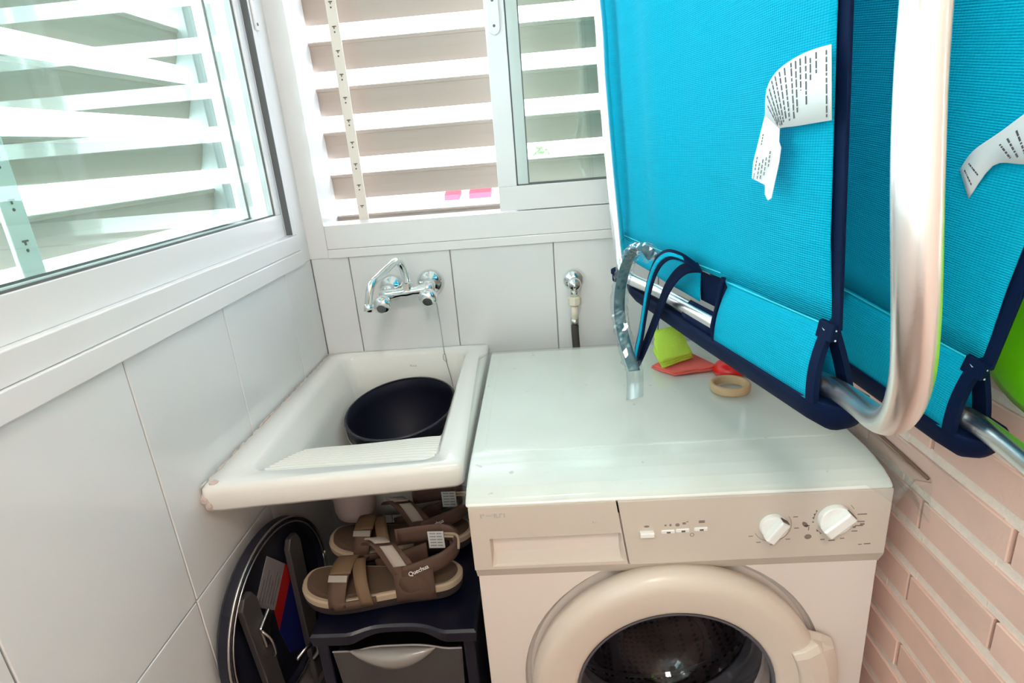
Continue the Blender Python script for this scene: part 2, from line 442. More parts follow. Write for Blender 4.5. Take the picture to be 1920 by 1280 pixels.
# left window
w1 = struct(link('window_1', rails('l', [(YF, YB - 0.056, -0.008, 0.09, WZ0 - 0.008, 1.120), (YF, YB - 0.056, -0.003, 0.09, 1.1205, 1.157), (YF, YB - 0.056, -0.003, 0.09, 2.20, WZ1),
                                          (YB - 0.078, YB - 0.056, -0.001, 0.09, 1.157, 2.20), (YF, YF + 0.04, -0.003, 0.09, 1.157, 2.20)]), M_ALU, bevel=0.0015))
def sash(kind, u0, u1, d0, d1, z0, z1, parent, sl=0.022, sr=0.022, rb=0.052):
    link('sash_frame', rails(kind, [(u0, u1, d0, d1, z0, z0 + rb), (u0, u1, d0, d1, z1 - 0.04, z1), (u0, u0 + sl, d0, d1, z0 + rb, z1 - 0.04), (u1 - sr, u1, d0, d1, z0 + rb, z1 - 0.04)]), M_ALU, parent, bevel=0.0012)
    dm = (d0 + d1) / 2
    g = 0.003
    link('gasket', rails(kind, [(u0 + sl, u1 - sr, d0 + 0.004, d0 + 0.007, z0 + rb, z0 + rb + g), (u0 + sl, u0 + sl + g, d0 + 0.004, d0 + 0.007, z0 + rb, z1 - 0.04), (u1 - sr - g, u1 - sr, d0 + 0.004, d0 + 0.007, z0 + rb, z1 - 0.04)]), M_GASKET, parent)
    link('glass', rails(kind, [(u0 + sl - 0.003, u1 - sr + 0.003, dm - 0.002, dm + 0.002, z0 + rb - 0.003, z1 - 0.038)]), M_GLASS, parent)
sash('l', 0.12, 1.335, 0.012, 0.034, 1.157, 2.20, w1, 0.03, 0.026)
sash('l', -0.02, 1.288, 0.050, 0.072, 1.157, 2.20, w1, 0.03, 0.018)
sash('l', -1.0, 0.16, 0.012, 0.034, 1.157, 2.20, w1, 0.03, 0.03)
sash('l', -1.66, -0.03, 0.050, 0.072, 1.157, 2.20, w1, 0.03, 0.03)
link('lock_strip', rails('l', [(1.3375, 1.3405, -0.0018, 0.012, 1.16, 2.19)]), M_GASKET, w1)
# small lock on the left jamb
lk = bmesh.new(); add_box(lk, XL + 0.001, XL + 0.006, 1.352, 1.370, 1.585, 1.66)
lk = link('lock_plate', lk, M_ALU, w1, bevel=0.004, segs=3)
bm = bmesh.new()
for z in (1.597, 1.645): add_lathe(bm, (XL + 0.0062, 1.361, z), [(0.0032, 0), (0.0032, 0.0008), (0.001, 0.0008)], 12, 'x', (True, True))
link('screw', bm, M_GASKET, lk)
# back window
w2 = struct(link('window_2', rails('b', [(XL + 0.048, XR, -0.006, 0.09, WZ0 - 0.008, 1.108), (XL + 0.048, XR, -0.002, 0.09, 1.1085, 1.166), (XL + 0.048, XR, -0.002, 0.09, 2.20, WZ1), (XR - 0.03, XR, -0.002, 0.09, 1.166, 2.20)]), M_ALU, bevel=0.0015))
sash('b', -0.089, XR - 0.031, 0.006, 0.030, 1.168, 2.20, w2, 0.044, 0.03, 0.056)
sash('b', -0.050, XR - 0.031, 0.046, 0.070, 1.168, 2.20, w2, 0.032, 0.03, 0.056)
lp = bmesh.new()
add_loft(lp, [[(x, YB + d, z) for x, z in [(-0.069 + 0.0125 * math.cos(a), 1.558 + 0.0125 * math.sin(a)) for a in [PI + PI * k / 8 for k in range(9)]] + [(-0.0565, 1.72), (-0.0815, 1.72)]] for d in (0.006, 0.001)])
lp = link('latch_plate', lp, M_ALU, w2, bevel=0.001)
bm = bmesh.new()
for z in (1.563, 1.612): add_lathe(bm, (-0.069, YB + 0.001, z), [(0.003, 0), (0.003, -0.0007), (0.001, -0.0007)], 12, 'y', (True, True))
link('screw', bm, M_GASKET, lp)
# trim bead between stile and the second pane
link('bead', rails('b', [(-0.044, -0.032, 0.008, 0.028, 1.225, 2.155)]), M_GASKET, w2) if False else None

# ------------------------------------------------------------------ louvred shutters
def slat_profile(ch=0.066, th=0.0085, ang=74):
    """blade with a rolled lip along its inner (upper) edge; returns (depth, z) points, inner edge up"""
    a = math.radians(ang); out = []
    pts = [(-0.5, 0.0), (-0.47, 0.5), (-0.40, 0.62), (-0.36, 0.35), (-0.15, 0.62), (0.1, 0.7), (0.35, 0.5), (0.5, 0.05),
           (0.5, -0.05), (0.3, -0.25), (0.0, -0.40), (-0.25, -0.30), (-0.36, -0.12), (-0.385, -0.45), (-0.45, -0.55), (-0.49, -0.3)]
    for s, t in pts:
        s *= ch; t *= th
        d = s * math.cos(a) + t * math.sin(a)          # outward depth
        z = -s * math.sin(a) + t * math.cos(a)
        out.append((d, z))
    return out
def shutter(kind, label, u0, u1, dc, zcs, posts, strips, base):
    t = thing('louvred_shutter', label, 'shutter', base)
    f = bmesh.new()
    for a, b in posts: rail(f, kind, a, b, dc - 0.03, dc + 0.035, WZ0 + 0.01, WZ1 - 0.01)
    rail(f, kind, u0, u1, dc - 0.03, dc + 0.035, WZ1 - 0.05, WZ1 - 0.01)
    rail(f, kind, u0, u1, dc - 0.03, dc + 0.035, WZ0 + 0.004, WZ0 + 0.045)
    link('shutter_frame', f, M_SHUT, t, bevel=0.001)
    pr = slat_profile(); me = None
    for z in zcs:
        if me is None:
            if kind == 'b': bm = prism(pr, lambda u, v, d: (d, u, v), u0, u1)
            else: bm = prism(pr, lambda u, v, d: (-u, d, v), u0, u1)
            bmesh.ops.recalc_face_normals(bm, faces=bm.faces)
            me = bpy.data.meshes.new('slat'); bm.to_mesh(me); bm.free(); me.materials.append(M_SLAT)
        o = bpy.data.objects.new('slat', me); COL.objects.link(o); adopt(o, t)
        o.location = (0, YB + dc, z) if kind == 'b' else (XL - dc, 0, z)
    for (a, b, d) in strips:
        s = bmesh.new(); rail(s, kind, a, b, d, d + 0.006, WZ0 + 0.045, WZ1 - 0.05)
        s = link('support_strip', s, M_STRIP if kind == 'b' else M_ALU, t, bevel=0.001)
        bm = bmesh.new(); z = 1.20
        mid = (a + b) / 2
        while z < 2.15:
            rail(bm, kind, mid - 0.004, mid + 0.005, d - 0.0012, d, z, z + 0.0022)
            rail(bm, kind, mid - 0.001, mid + 0.001, d - 0.0012, d, z - 0.004, z)
            add_lathe(bm, (mid, YB + d, z + 0.040) if kind == 'b' else (XL - d, mid, z + 0.040), [(0.002, -0.0008), (0.002, 0.0008)], 8, 'y' if kind == 'b' else 'x', (True, True))
            z += 0.0505
        link('slot', bm, M_SLOT, s)
    return t
zc = [1.146 + 0.1015 * k for k in range(11)]
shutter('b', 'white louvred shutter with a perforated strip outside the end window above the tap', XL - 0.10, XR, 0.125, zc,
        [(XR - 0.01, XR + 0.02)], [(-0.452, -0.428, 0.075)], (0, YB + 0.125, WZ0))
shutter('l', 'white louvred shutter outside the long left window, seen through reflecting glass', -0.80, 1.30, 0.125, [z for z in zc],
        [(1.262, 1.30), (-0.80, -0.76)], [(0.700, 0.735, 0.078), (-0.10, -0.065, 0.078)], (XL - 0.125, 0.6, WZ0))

# ------------------------------------------------------------------ street far below and across
struct(link('street', box(-30, 30, 1.9, 40, -7.2, -7.0), M_STREET))
b = thing('building', 'pale sunlit building across the street seen through the louvres', 'building', (0, 11, -7))
link('facade', box(-9, 9, 9.6, 14, -7.0, 3.5), M_FACADE, b)
link('balcony_slab', box(-9, 9, 7.6, 9.6, 0.95, 1.10), M_FACADE, b)
for x0, x1, lab in ((-1.38, -1.16, 'shorter red awning low in the gap between the louvres'), (-1.01, -0.68, 'longer red awning low in the gap between the louvres')):
    o = link('awning', prism([(9.6, 0.72), (9.25, 0.64), (9.25, 0.56), (9.6, 0.62)], FX, x0 * 1.03, x1 * 1.03), M_AWN); tag(o, lab, 'awning', 'red awnings across the street')
bm = bmesh.new()
for k in range(60):
    a = random.uniform(0, 2 * PI); r_ = random.uniform(0, 0.10); c = Vector((0.10 + r_ * math.cos(a) * 1.3, 8.0 + r_ * math.sin(a), 1.13 + random.uniform(0, 0.10)))
    d = Vector((random.uniform(-1, 1), random.uniform(-1, 1), random.uniform(0, 1))).normalized() * 0.05
    s = d.orthogonal().normalized() * 0.018
    vs = [bm.verts.new(c), bm.verts.new(c + d * 0.5 + s), bm.verts.new(c + d), bm.verts.new(c + d * 0.5 - s)]
    bm.faces.new(vs)
pp = thing('potted_plant', 'small green plant on the balcony across the street', 'plant', (0.1, 8.0, 1.10))
o = link('foliage', bm, M_LEAF, pp); o['kind'] = 'stuff'
link('pot', lathe((0.1, 8.0, 1.10), [(0.06, 0), (0.08, 0.06), (0.07, 0.06), (0.06, 0.04)], 16, 'z'), M_FACADE, pp)

# ------------------------------------------------------------------ washing machine
MX0, MX1, MF, MB = -0.128, 0.469, 0.723, 1.325
wm = thing('washing_machine', 'white front-loading washing machine with round porthole between sink and brick wall', 'washing machine', (0.17, 1.03, 0))
CX, CZ = 0.168, 0.487
DISH = 0.236
# body: front plate with a round dish, plus sides
bm = bmesh.new()
N = 64
yf = 0.734
hole = [bm.verts.new((CX + DISH * math.cos(2 * PI * k / N), yf, CZ + DISH * math.sin(2 * PI * k / N))) for k in range(N)]
bx0, bx1, bz0, bz1 = MX0 + 0.003, MX1 - 0.003, 0.02, 0.80
rim = []
for k in range(N):
    a = 2 * PI * k / N; c, s = math.cos(a), math.sin(a)
    t = min((bx1 - CX) / c if c > 1e-6 else (bx0 - CX) / c if c < -1e-6 else 9e9, (bz1 - CZ) / s if s > 1e-6 else (bz0 - CZ) / s if s < -1e-6 else 9e9)
    rim.append(bm.verts.new((CX + c * t, yf, CZ + s * t)))
for k in range(N):
    j = (k + 1) % N; bm.faces.new((hole[k], hole[j], rim[j], rim[k]))
# corner fill
cor = {}
for (x, z) in ((bx0, bz0), (bx0, bz1), (bx1, bz0), (bx1, bz1)):
    best = None
    for k in range(N):
        j = (k + 1) % N; p, q = rim[k].co, rim[j].co
        if abs(p.x - q.x) > 1e-5 and abs(p.z - q.z) > 1e-5 and (abs(p.x - x) < 1e-4 or abs(q.x - x) < 1e-4) and (abs(p.z - z) < 1e-4 or abs(q.z - z) < 1e-4): best = (k, j)
    v = bm.verts.new((x, yf, z))
    if best: bm.faces.new((rim[best[0]], rim[best[1]], v))
prev = hole
for r_, dy in ((0.2325, 0.008), (0.226, 0.012), (0.16, 0.012), (0.155, 0.03)):
    L = [bm.verts.new((CX + r_ * math.cos(2 * PI * k / N), yf + dy, CZ + r_ * math.sin(2 * PI * k / N))) for k in range(N)]
    for k in range(N):
        j = (k + 1) % N; bm.faces.new((prev[k], prev[j], L[j], L[k]))
    prev = L
# shell: sides, back, bottom
y1 = MB
P = {(i, j, k): bm.verts.new(((bx0, bx1)[i], (yf, y1)[j], (bz0, bz1)[k])) for i in (0, 1) for j in (0, 1) for k in (0, 1)}
for f in (((0, 0, 0), (0, 1, 0), (0, 1, 1), (0, 0, 1)), ((1, 0, 0), (1, 0, 1), (1, 1, 1), (1, 1, 0)), ((0, 1, 0), (1, 1, 0), (1, 1, 1), (0, 1, 1)), ((0, 0, 0), (1, 0, 0), (1, 1, 0), (0, 1, 0))):
    bm.faces.new([P[q] for q in f])
bmesh.ops.remove_doubles(bm, verts=bm.verts, dist=1e-4)
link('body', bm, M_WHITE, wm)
for x in (MX0 + 0.06, MX1 - 0.06):
    for y in (0.80, 1.26):
        link('foot', lathe((x, y, 0), [(0.022, 0), (0.022, 0.012), (0.012, 0.014), (0.012, 0.022)], 16, 'z'), M_BLACK, wm)
# worktop with a rolled front edge
pf = [(MB, 0.800), (MB, 0.849), (0.806, 0.850), (0.778, 0.8475), (0.753, 0.8425), (0.734, 0.835), (0.7235, 0.8275), (0.728, 0.824), (0.76, 0.80)]
link('worktop', prism(pf, FX, MX0 - 0.004, MX1 + 0.001), M_TOP, wm, bevel=0.006, segs=3)
link('worktop_panel', loft([rr(-0.112, 0.447, 0.838, 1.305, 0.018, 0.8488), rr(-0.112, 0.447, 0.838, 1.305, 0.018, 0.8506), rr(-0.109, 0.444, 0.841, 1.302, 0.016, 0.8514)]), M_TOP, wm)
# control panel and drawer front (slanted seam)
def panel_front(poly, bev=0.002):
    return prism(poly, FY, MF, 0.76)
def seamx(z): return 0.086 + (0.826 - z) / 0.111 * 0.016
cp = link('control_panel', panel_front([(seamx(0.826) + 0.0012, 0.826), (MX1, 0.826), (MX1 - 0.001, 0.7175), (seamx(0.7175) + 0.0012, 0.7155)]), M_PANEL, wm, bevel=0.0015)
# chamfered lower apron under the panel
pa = [(MF + 0.001, 0.7172), (0.7345, 0.6965), (0.76, 0.6965), (0.76, 0.7172)]
link('panel_apron', prism(pa, FX, MX0 + 0.001, MX1 - 0.001), M_PANEL, wm)
# detergent drawer with a scooped grip
bm = bmesh.new()
outer = [(MX0, 0.826), (seamx(0.826) - 0.0012, 0.826), (seamx(0.7175) - 0.0012, 0.7175), (MX0, 0.7175)]
inner = [(-0.101, 0.772), (0.091, 0.773), (0.097, 0.7235), (-0.101, 0.7225)]
o_ = [bm.verts.new((x, MF, z)) for x, z in outer]; i_ = [bm.verts.new((x, MF, z)) for x, z in inner]
dp = [bm.verts.new((-0.094, MF + 0.024, 0.770)), bm.verts.new((0.085, MF + 0.024, 0.771)), bm.verts.new((0.091, MF + 0.0035, 0.7255)), bm.verts.new((-0.094, MF + 0.0035, 0.7245))]
ob = [bm.verts.new((x, 0.76, z)) for x, z in outer]
for k in range(4):
    j = (k + 1) % 4
    bm.faces.new((o_[k], o_[j], i_[j], i_[k])); bm.faces.new((i_[k], i_[j], dp[j], dp[k])); bm.faces.new((o_[k], ob[k], ob[j], o_[j]))
bm.faces.new(dp); bm.faces.new(ob)
dr = link('detergent_drawer', bm, M_PANEL, wm, bevel=0.0015)
bm = bmesh.new()      # worn brand name: only stumps of its letters are left
for x0_, w_, z0_, h_ in ((-0.1115, 0.0024, 0.8085, 0.0065), (-0.1085, 0.0035, 0.8125, 0.0025), (-0.1035, 0.0100, 0.8115, 0.0012), (-0.0915, 0.0022, 0.8085, 0.0065), (-0.0885, 0.0040, 0.8085, 0.0016), (-0.0885, 0.0016, 0.8085, 0.0065), (-0.0835, 0.0018, 0.8085, 0.0065), (-0.0815, 0.0030, 0.8135, 0.0016), (-0.0770, 0.0018, 0.8085, 0.0065)):
    add_box(bm, x0_, x0_ + w_, MF - 0.0003, MF + 0.001, z0_, z0_ + h_)
o = link('brand_lettering', bm, M_FADED, dr); o['kind'] = 'stuff'
text('model_lettering', 'F-1', 0.006, (0.050, MF - 0.0003, 0.791), (1, 0, 0), (0, 0, 1), M_FADED, dr)
# controls
def knob(x, z, r, ang, lab=None):
    k = link('program_knob', lathe((x, MF, z), [(r * 1.02, 0.0), (r, -0.004), (r * 0.97, -0.0075), (r * 0.93, -0.009)], 40, 'y'), M_KNOB, cp, smooth=False, bevel=0.001)
    a = math.radians(ang); ca, sa = math.cos(a), math.sin(a)
    hl, hw = r * 0.95, r * 0.40
    loops = []
    for d, s1, s2 in ((-0.008, 1, 1), (-0.019, 1, 0.92), (-0.0215, 0.94, 0.72)):
        pts = []
        for u, v in ((-hl * s1, -hw * s2), (hl * s1, -hw * s2), (hl * s1, hw * s2), (-hl * s1, hw * s2)):
            pts.append((x + u * ca - v * sa, MF + d, z + u * sa + v * ca))
        loops.append(pts)
    link('grip', loft(loops), M_KNOB, k, bevel=0.0015)
    bm = bmesh.new()
    u0 = hl * 1.0
    p0 = [(u0 - 0.0002, -hw * 0.7, -0.0095), (u0 + 0.0012, -hw * 0.7, -0.0095), (u0 + 0.0012, hw * 0.7, -0.0095), (u0 - 0.0002, hw * 0.7, -0.0095)]
    add_loft(bm, [[(x + u * ca - v * sa, MF + d + dd, z + u * sa + v * ca) for u, v, d in p0] for dd in (0, -0.008)])
    link('pointer', bm, M_SLOT, k)
    return k
knob(0.307, 0.7745, 0.0195, 55)
knob(0.3915, 0.7815, 0.0235, 42)
link('push_button', prism([(0.118, 0.7665), (0.1385, 0.7665), (0.1385, 0.7745), (0.118, 0.7745)], FY, MF - 0.007, MF + 0.004), M_KNOB, cp, bevel=0.0015)
for x, z in ((0.1585, 0.7715), (0.1795, 0.7725), (0.2055, 0.7735)):
    i = link('indicator', prism([(x - 0.0095, z - 0.003), (x + 0.0095, z - 0.003), (x + 0.0095, z + 0.003), (x - 0.0095, z + 0.003)], FY, MF - 0.0015, MF + 0.002), M_KNOB, cp, bevel=0.0012)
    link('lamp_slot', box(x - 0.002, x + 0.0035, MF - 0.0019, MF, z - 0.0018, z + 0.0008), M_SLOT, i)
bm = bmesh.new()
def mark(x, z, w, h): add_box(bm, x - w / 2, x + w / 2, MF - 0.0003, MF + 0.001, z - h / 2, z + h / 2)
def arc(cx, cz, r, a0, a1, w=0.0007, n=18):
    for k in range(n):
        b0, b1 = math.radians(a0 + (a1 - a0) * k / n), math.radians(a0 + (a1 - a0) * (k + 1) / n)
        vs = [bm.verts.new((cx + q * math.cos(b), MF - 0.0003, cz + q * math.sin(b))) for q, b in ((r - w / 2, b0), (r + w / 2, b0), (r + w / 2, b1), (r - w / 2, b1))]
        bm.faces.new(vs)
def blob(cx, cz, rx, rz, ang=0):
    a = math.radians(ang)
    vs = []
    for k in range(14):
        t = 2 * PI * k / 14; u, v = rx * math.cos(t), rz * math.sin(t)
        vs.append(bm.verts.new((cx + u * math.cos(a) - v * math.sin(a), MF - 0.0003, cz + u * math.sin(a) + v * math.cos(a))))
    bm.faces.new(vs)
arc(0.3065, 0.7735, 0.0262, 205, 395, 0.0008, 30)
for a in (210, 238, 272, 312, 350, 385):
    b_ = math.radians(a); mark(0.3065 + 0.0345 * math.cos(b_), 0.7735 + 0.032 * math.sin(b_), 0.0062, 0.0013)
for a in (150, 162, 174, 188, 222, 236): 
    b_ = math.radians(a); mark(0.391 + 0.0285 * math.cos(b_), 0.781 + 0.0285 * math.sin(b_), 0.0022, 0.0022)
arc(0.3915, 0.781, 0.0283, 215, 232, 0.0009, 5); arc(0.3915, 0.781, 0.0283, 150, 178, 0.0009, 5); arc(0.3915, 0.781, 0.0300, 30, 46, 0.0009, 4)
for a, w in ((250, 0.006), (270, 0.009), (292, 0.006), (322, 0.008), (338, 0.011), (349, 0.010), (8, 0.013), (196, 0.008)):
    b_ = math.radians(a); mark(0.3915 + 0.0385 * math.cos(b_), 0.7815 + 0.037 * math.sin(b_), w, 0.0017)
mark(0.4315, 0.7700, 0.006, 0.0026); mark(0.421, 0.7655, 0.004, 0.003)
blob(0.352, 0.7735, 0.0058, 0.0031, -50); mark(0.3575, 0.7665, 0.0012, 0.006)
blob(0.3575, 0.7525, 0.0050, 0.0042)
blob(0.128, 0.782, 0.0040, 0.0019)
mark(0.155, 0.7825, 0.003, 0.0028); mark(0.162, 0.7825, 0.003, 0.0036); blob(0.172, 0.7825, 0.0032, 0.0028); mark(0.1815, 0.7845, 0.005, 0.0034); mark(0.186, 0.787, 0.003, 0.0015); mark(0.2065, 0.786, 0.0085, 0.0042)
arc(0.193, 0.7645, 0.0027, 0, 360, 0.0011, 16)
mark(0.432, 0.7355, 0.005, 0.0012); mark(0.442, 0.7362, 0.009, 0.0016)
link('printed_symbols', bm, M_PRINT, cp)
# door ring (clear porthole, grip on the right)
DY = 0.734
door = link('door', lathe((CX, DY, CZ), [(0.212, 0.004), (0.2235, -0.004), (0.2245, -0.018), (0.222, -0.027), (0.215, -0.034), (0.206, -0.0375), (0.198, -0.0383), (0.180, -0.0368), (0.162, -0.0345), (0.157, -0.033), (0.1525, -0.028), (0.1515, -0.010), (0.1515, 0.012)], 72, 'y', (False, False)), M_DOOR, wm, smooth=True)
gb = lathe((CX, DY, CZ), [(0.152, -0.024), (0.150, -0.022), (0.140, -0.012), (0.120, 0.012), (0.10, 0.05), (0.088, 0.085), (0.06, 0.10), (0.0005, 0.104)], 56, 'y', (False, True))
link('porthole', gb, M_PORT, door, smooth=True)
link('porthole_rim', lathe((CX, DY, CZ), [(0.1535, -0.0305), (0.1505, -0.0312), (0.1485, -0.029), (0.1485, -0.02), (0.1535, -0.02)], 64, 'y', (False, False)), M_RUBBER, door, smooth=True)
bm = bmesh.new(); loops = []
for k in range(17):
    a = math.radians(25 - 52 * k / 16); e = abs(k - 8) / 8
    tip = 0.252 if 2 <= k <= 14 else (0.240 if k in (1, 15) else 0.226)
    yo = -0.044 if 1 <= k <= 15 else -0.0395
    sect = [(0.186, -0.034), (0.187, yo), (0.205, yo - 0.003), (0.228, yo + 0.001), (tip - 0.004, yo + 0.014), (tip, -0.012), (tip - 0.006, -0.006), (0.215, -0.004)]
    loops.append([(CX + r_ * math.cos(a), DY + d, CZ + r_ * math.sin(a)) for r_, d in sect])
add_loft(bm, loops)
link('handle', bm, M_DOOR, door, bevel=0.0025, segs=2)
# gasket, drum and its paddles
link('gasket', lathe((CX, DY, CZ), [(0.1555, 0.03), (0.158, 0.045), (0.150, 0.06), (0.165, 0.075), (0.152, 0.088), (0.158, 0.10), (0.225, 0.104)], 56, 'y', (False, False)), M_RUBBER, wm, smooth=True)
drum = link('drum', lathe((CX, DY, CZ), [(0.158, 0.103), (0.225, 0.110), (0.235, 0.125), (0.235, 0.40), (0.20, 0.43), (0.05, 0.44), (0.0005, 0.44)], 56, 'y', (False, True)), M_DRUM, wm, smooth=True)
for a in (95, 215, 335):
    a = math.radians(a); loops = []
    for d in (0.125, 0.16, 0.36, 0.41):
        hgt = 0.052 if 0.14 < d < 0.4 else 0.01
        e = 0.5 if 0.14 < d < 0.4 else 0.6
        loops.append([(CX + (0.236 - hh) * math.cos(a + w / 0.2), DY + d, CZ + (0.236 - hh) * math.sin(a + w / 0.2)) for w, hh in ((-0.036, 0), (-0.02, hgt * 0.85), (0, hgt), (0.02, hgt * 0.85), (0.036, 0))])
    link('paddle', loft(loops), M_STEEL, drum)
link('drum_stripe', lathe((CX, DY, CZ), [(0.2335, 0.20), (0.2325, 0.205), (0.2335, 0.21)], 56, 'y', (False, False)), M_STEEL, drum)

# clear plastic film over the machine, its right end stuck against the brick
bm = bmesh.new()
WT = [(0.722, 0.8255), (0.7235, 0.8275), (0.734, 0.835), (0.753, 0.8425), (0.778, 0.8475), (0.806, 0.850), (0.83, 0.8512), (1.40, 0.8515)]
def filmz(x, y):
    for (ya, za), (yb, zb) in zip(WT, WT[1:]):
        if y <= yb: break
    return za + (zb - za) * (y - ya) / (yb - ya) + 0.0022 + 0.0006 * math.sin(x * 31 + y * 17)
nx, ny = 40, 26
V = []
for i in range(nx + 1):
    row = []
    for j in range(ny + 1):
        s, t = i / nx, j / ny
        xl = -0.135 - 0.028 * t
        y0 = 0.726 if True else 0
        x = xl + s * (0.4945 - xl); y = y0 + t ** 1.25 * (1.318 - y0) - (0.036 * max(0, s - 0.9) / 0.1) * (1 - t)
        z = filmz(x, y)
        if x < -0.133: z -= min(0.010, (-0.133 - x) * 0.3)
        if x > 0.47: z = max(z, 0.8540)
        row.append(bm.verts.new((x, y, z)))
    V.append(row)
for i in range(nx):
    for j in range(ny): bm.faces.new((V[i][j], V[i + 1][j], V[i + 1][j + 1], V[i][j + 1]))
fl = link('plastic_film', bm, M_FILM, None, smooth=True, solid=0.0006)
tag(fl, 'clear plastic film lying over the washing machine top, its edge reaching the brick wall', 'plastic film')
bm = bmesh.new()
q = [(0.4755, 0.700, 0.842), (0.4945, 0.690, 0.853), (0.4955, 0.684, 0.797), (0.4945, 0.706, 0.793), (0.489, 0.716, 0.815), (0.480, 0.735, 0.806), (0.474, 0.742, 0.835)]
bm.faces.new([bm.verts.new(p) for p in q])
link('drooping_flap', bm, M_FILM, fl, solid=0.0006)
link('folded_edge', tube([(0.4955, 0.70, 0.8545), (0.496, 0.78, 0.8575), (0.496, 0.86, 0.860), (0.496, 0.95, 0.861), (0.4955, 1.30, 0.860)], 0.0022, 8, 3), mat('brown_edge', (0.22, 0.11, 0.07), 0.6), fl, smooth=True)

# ------------------------------------------------------------------ laundry sink
sk = thing('laundry_sink', 'white ceramic laundry sink with ribbed washboard and chipped left corner', 'sink', (-0.35, 1.1, 0.56))
def fb(pts, k=1.0):
    out = []
    for x, y, z in pts:
        if y < 1.0:
            t = min(max((x + 0.33) / 0.19, 0), 1); t = t * t * (3 - 2 * t)
            y += 0.038 * t * k
        out.append((x, y, z))
    return out
def rim_in(z, dx=0.0):
    P_ = rr(-0.525 - dx, -0.198 + dx, 0.838 - dx, 1.396 + dx, 0.032, z)
    return [(x + (0.022 * (1.396 - y) / 0.56 if x < -0.36 else 0.006 * (1.396 - y) / 0.56), y, z) for x, y, z in P_]
OX0, OX1 = -0.5655, -0.1445
loops = [
    rr(-0.475, -0.235, 1.108, 1.392, 0.05, 0.556), rr(-0.50, -0.212, 1.10, 1.402, 0.05, 0.60), rr(-0.508, -0.205, 1.098, 1.404, 0.05, 0.735),
    fb(rr(-0.53, -0.18, 0.86, 1.408, 0.03, 0.765)), fb(rr(-0.545, -0.160, 0.818, 1.414, 0.02, 0.7955)),
    fb(rr(-0.558, -0.150, 0.794, 1.417, 0.014, 0.7955)), fb(rr(-0.560, -0.1475, 0.789, 1.418, 0.013, 0.802)),
    fb(rr(OX0, OX1, 0.787, 1.419, 0.012, 0.828)), fb(rr(OX0 + 0.0015, OX1 - 0.0015, 0.7885, 1.4185, 0.012, 0.837)), fb(rr(OX0 + 0.006, OX1 - 0.006, 0.794, 1.416, 0.012, 0.8415)),
    fb(rim_in(0.8425, 0.006), 0.3), rim_in(0.8395, 0.001), rim_in(0.830, -0.006),
    [(x, y, z) for x, y, z in rr(-0.500, -0.212, 0.90, 1.390, 0.035, 0.775)],
    [(x, y, z) for x, y, z in rr(-0.495, -0.216, 1.05, 1.388, 0.04, 0.752)],
    rr(-0.478, -0.228, 1.118, 1.380, 0.05, 0.590), rr(-0.45, -0.25, 1.14, 1.36, 0.04, 0.574)]
link('basin', loft(loops), M_CERAMIC, sk, smooth=True)
# washboard: ridges run left to right
prof = []
nr = 11
for k in range(nr * 6 + 1):
    t = k / (nr * 6)
    y = 0.846 + 0.190 * t
    z = 0.834 - 0.050 * t - 0.012 * t * t + 0.0036 * math.sin(2 * PI * nr * t)
    prof.append((y, z))
top = prof + [(1.040, 0.765), (1.035, 0.752), (0.93, 0.772), (0.85, 0.815)]
bm = bmesh.new(); loops = []
for s in range(9):
    x = -0.493 + 0.289 * s / 8
    loops.append([(x, y + 0.022 * min(max((x + 0.40) / 0.2, 0), 1) * min(1, max(0, (y - 0.846) / 0.19)) + 0.008 * min(max((x + 0.33) / 0.15, 0), 1), z - 0.004 * (abs(s - 4) / 4) ** 4) for y, z in top])
add_loft(bm, loops)
link('washboard', bm, M_CERAMIC, sk, smooth=False)
bm = bmesh.new()
for k in range(9):
    add_ball(bm, (-0.555 + random.uniform(-0.006, 0.010), 0.793 + random.uniform(-0.008, 0.012), 0.800 + k * 0.0046), random.uniform(0.006, 0.012), u=7, v=5)
for k in range(24):
    t = k / 23
    add_ball(bm, (-0.5615 + random.uniform(-0.001, 0.002), 0.80 + 0.60 * t, 0.8415 + random.uniform(-0.002, 0.002)), 0.003, 0.8, 4.0, 0.5, u=7, v=5)
link('sealant', bm, M_CRACK, sk)['label'] = 'crumbling pinkish sealant along the wall and the chipped corner'
link('drain_trap', lathe((-0.424, 1.055, 0.600), [(0.0005, 0), (0.033, 0.0), (0.040, 0.006), (0.043, 0.018), (0.046, 0.132)], 28, 'z', (True, True)), mat('trap_plastic', (0.38, 0.30, 0.29), 0.5), sk, smooth=True)
text('maker_mark', 'Roca', 0.0085, (-0.349, 1.3865, 0.802), (1, 0, 0), (0, 0.03, 1), M_FADED, sk)

# ------------------------------------------------------------------ bucket
bk = thing('bucket', 'black plastic bucket tilted inside the white sink', 'bucket', (-0.353, 1.256, 0.585))
Rm = Matrix.Translation((-0.353, 1.256, 0.752)) @ Matrix.Rotation(math.radians(8.5), 4, 'X') @ Matrix.Rotation(math.radians(-3.6), 4, 'Y')
def xf(bm, m): bmesh.ops.transform(bm, matrix=m, verts=bm.verts); return bm
link('shell', xf(lathe((0, 0, 0), [(0.092, -0.155), (0.098, -0.160), (0.100, -0.156), (0.127, -0.024), (0.1275, -0.02), (0.130, -0.02), (0.1315, -0.003), (0.129, 0.0), (0.126, -0.003), (0.122, -0.025), (0.096, -0.152), (0.0005, -0.152)], 56, 'z', (True, True)), Rm), M_BUCKET, bk, smooth=True)
link('rim', xf(lathe((0, 0, 0), [(0.1285, -0.003), (0.1325, -0.004), (0.1335, -0.001), (0.1315, 0.002), (0.128, 0.0015)], 56, 'z', (False, False)), Rm), mat('bucket_rim', (0.02, 0.02, 0.035), 0.25), bk, smooth=True)
hp = []
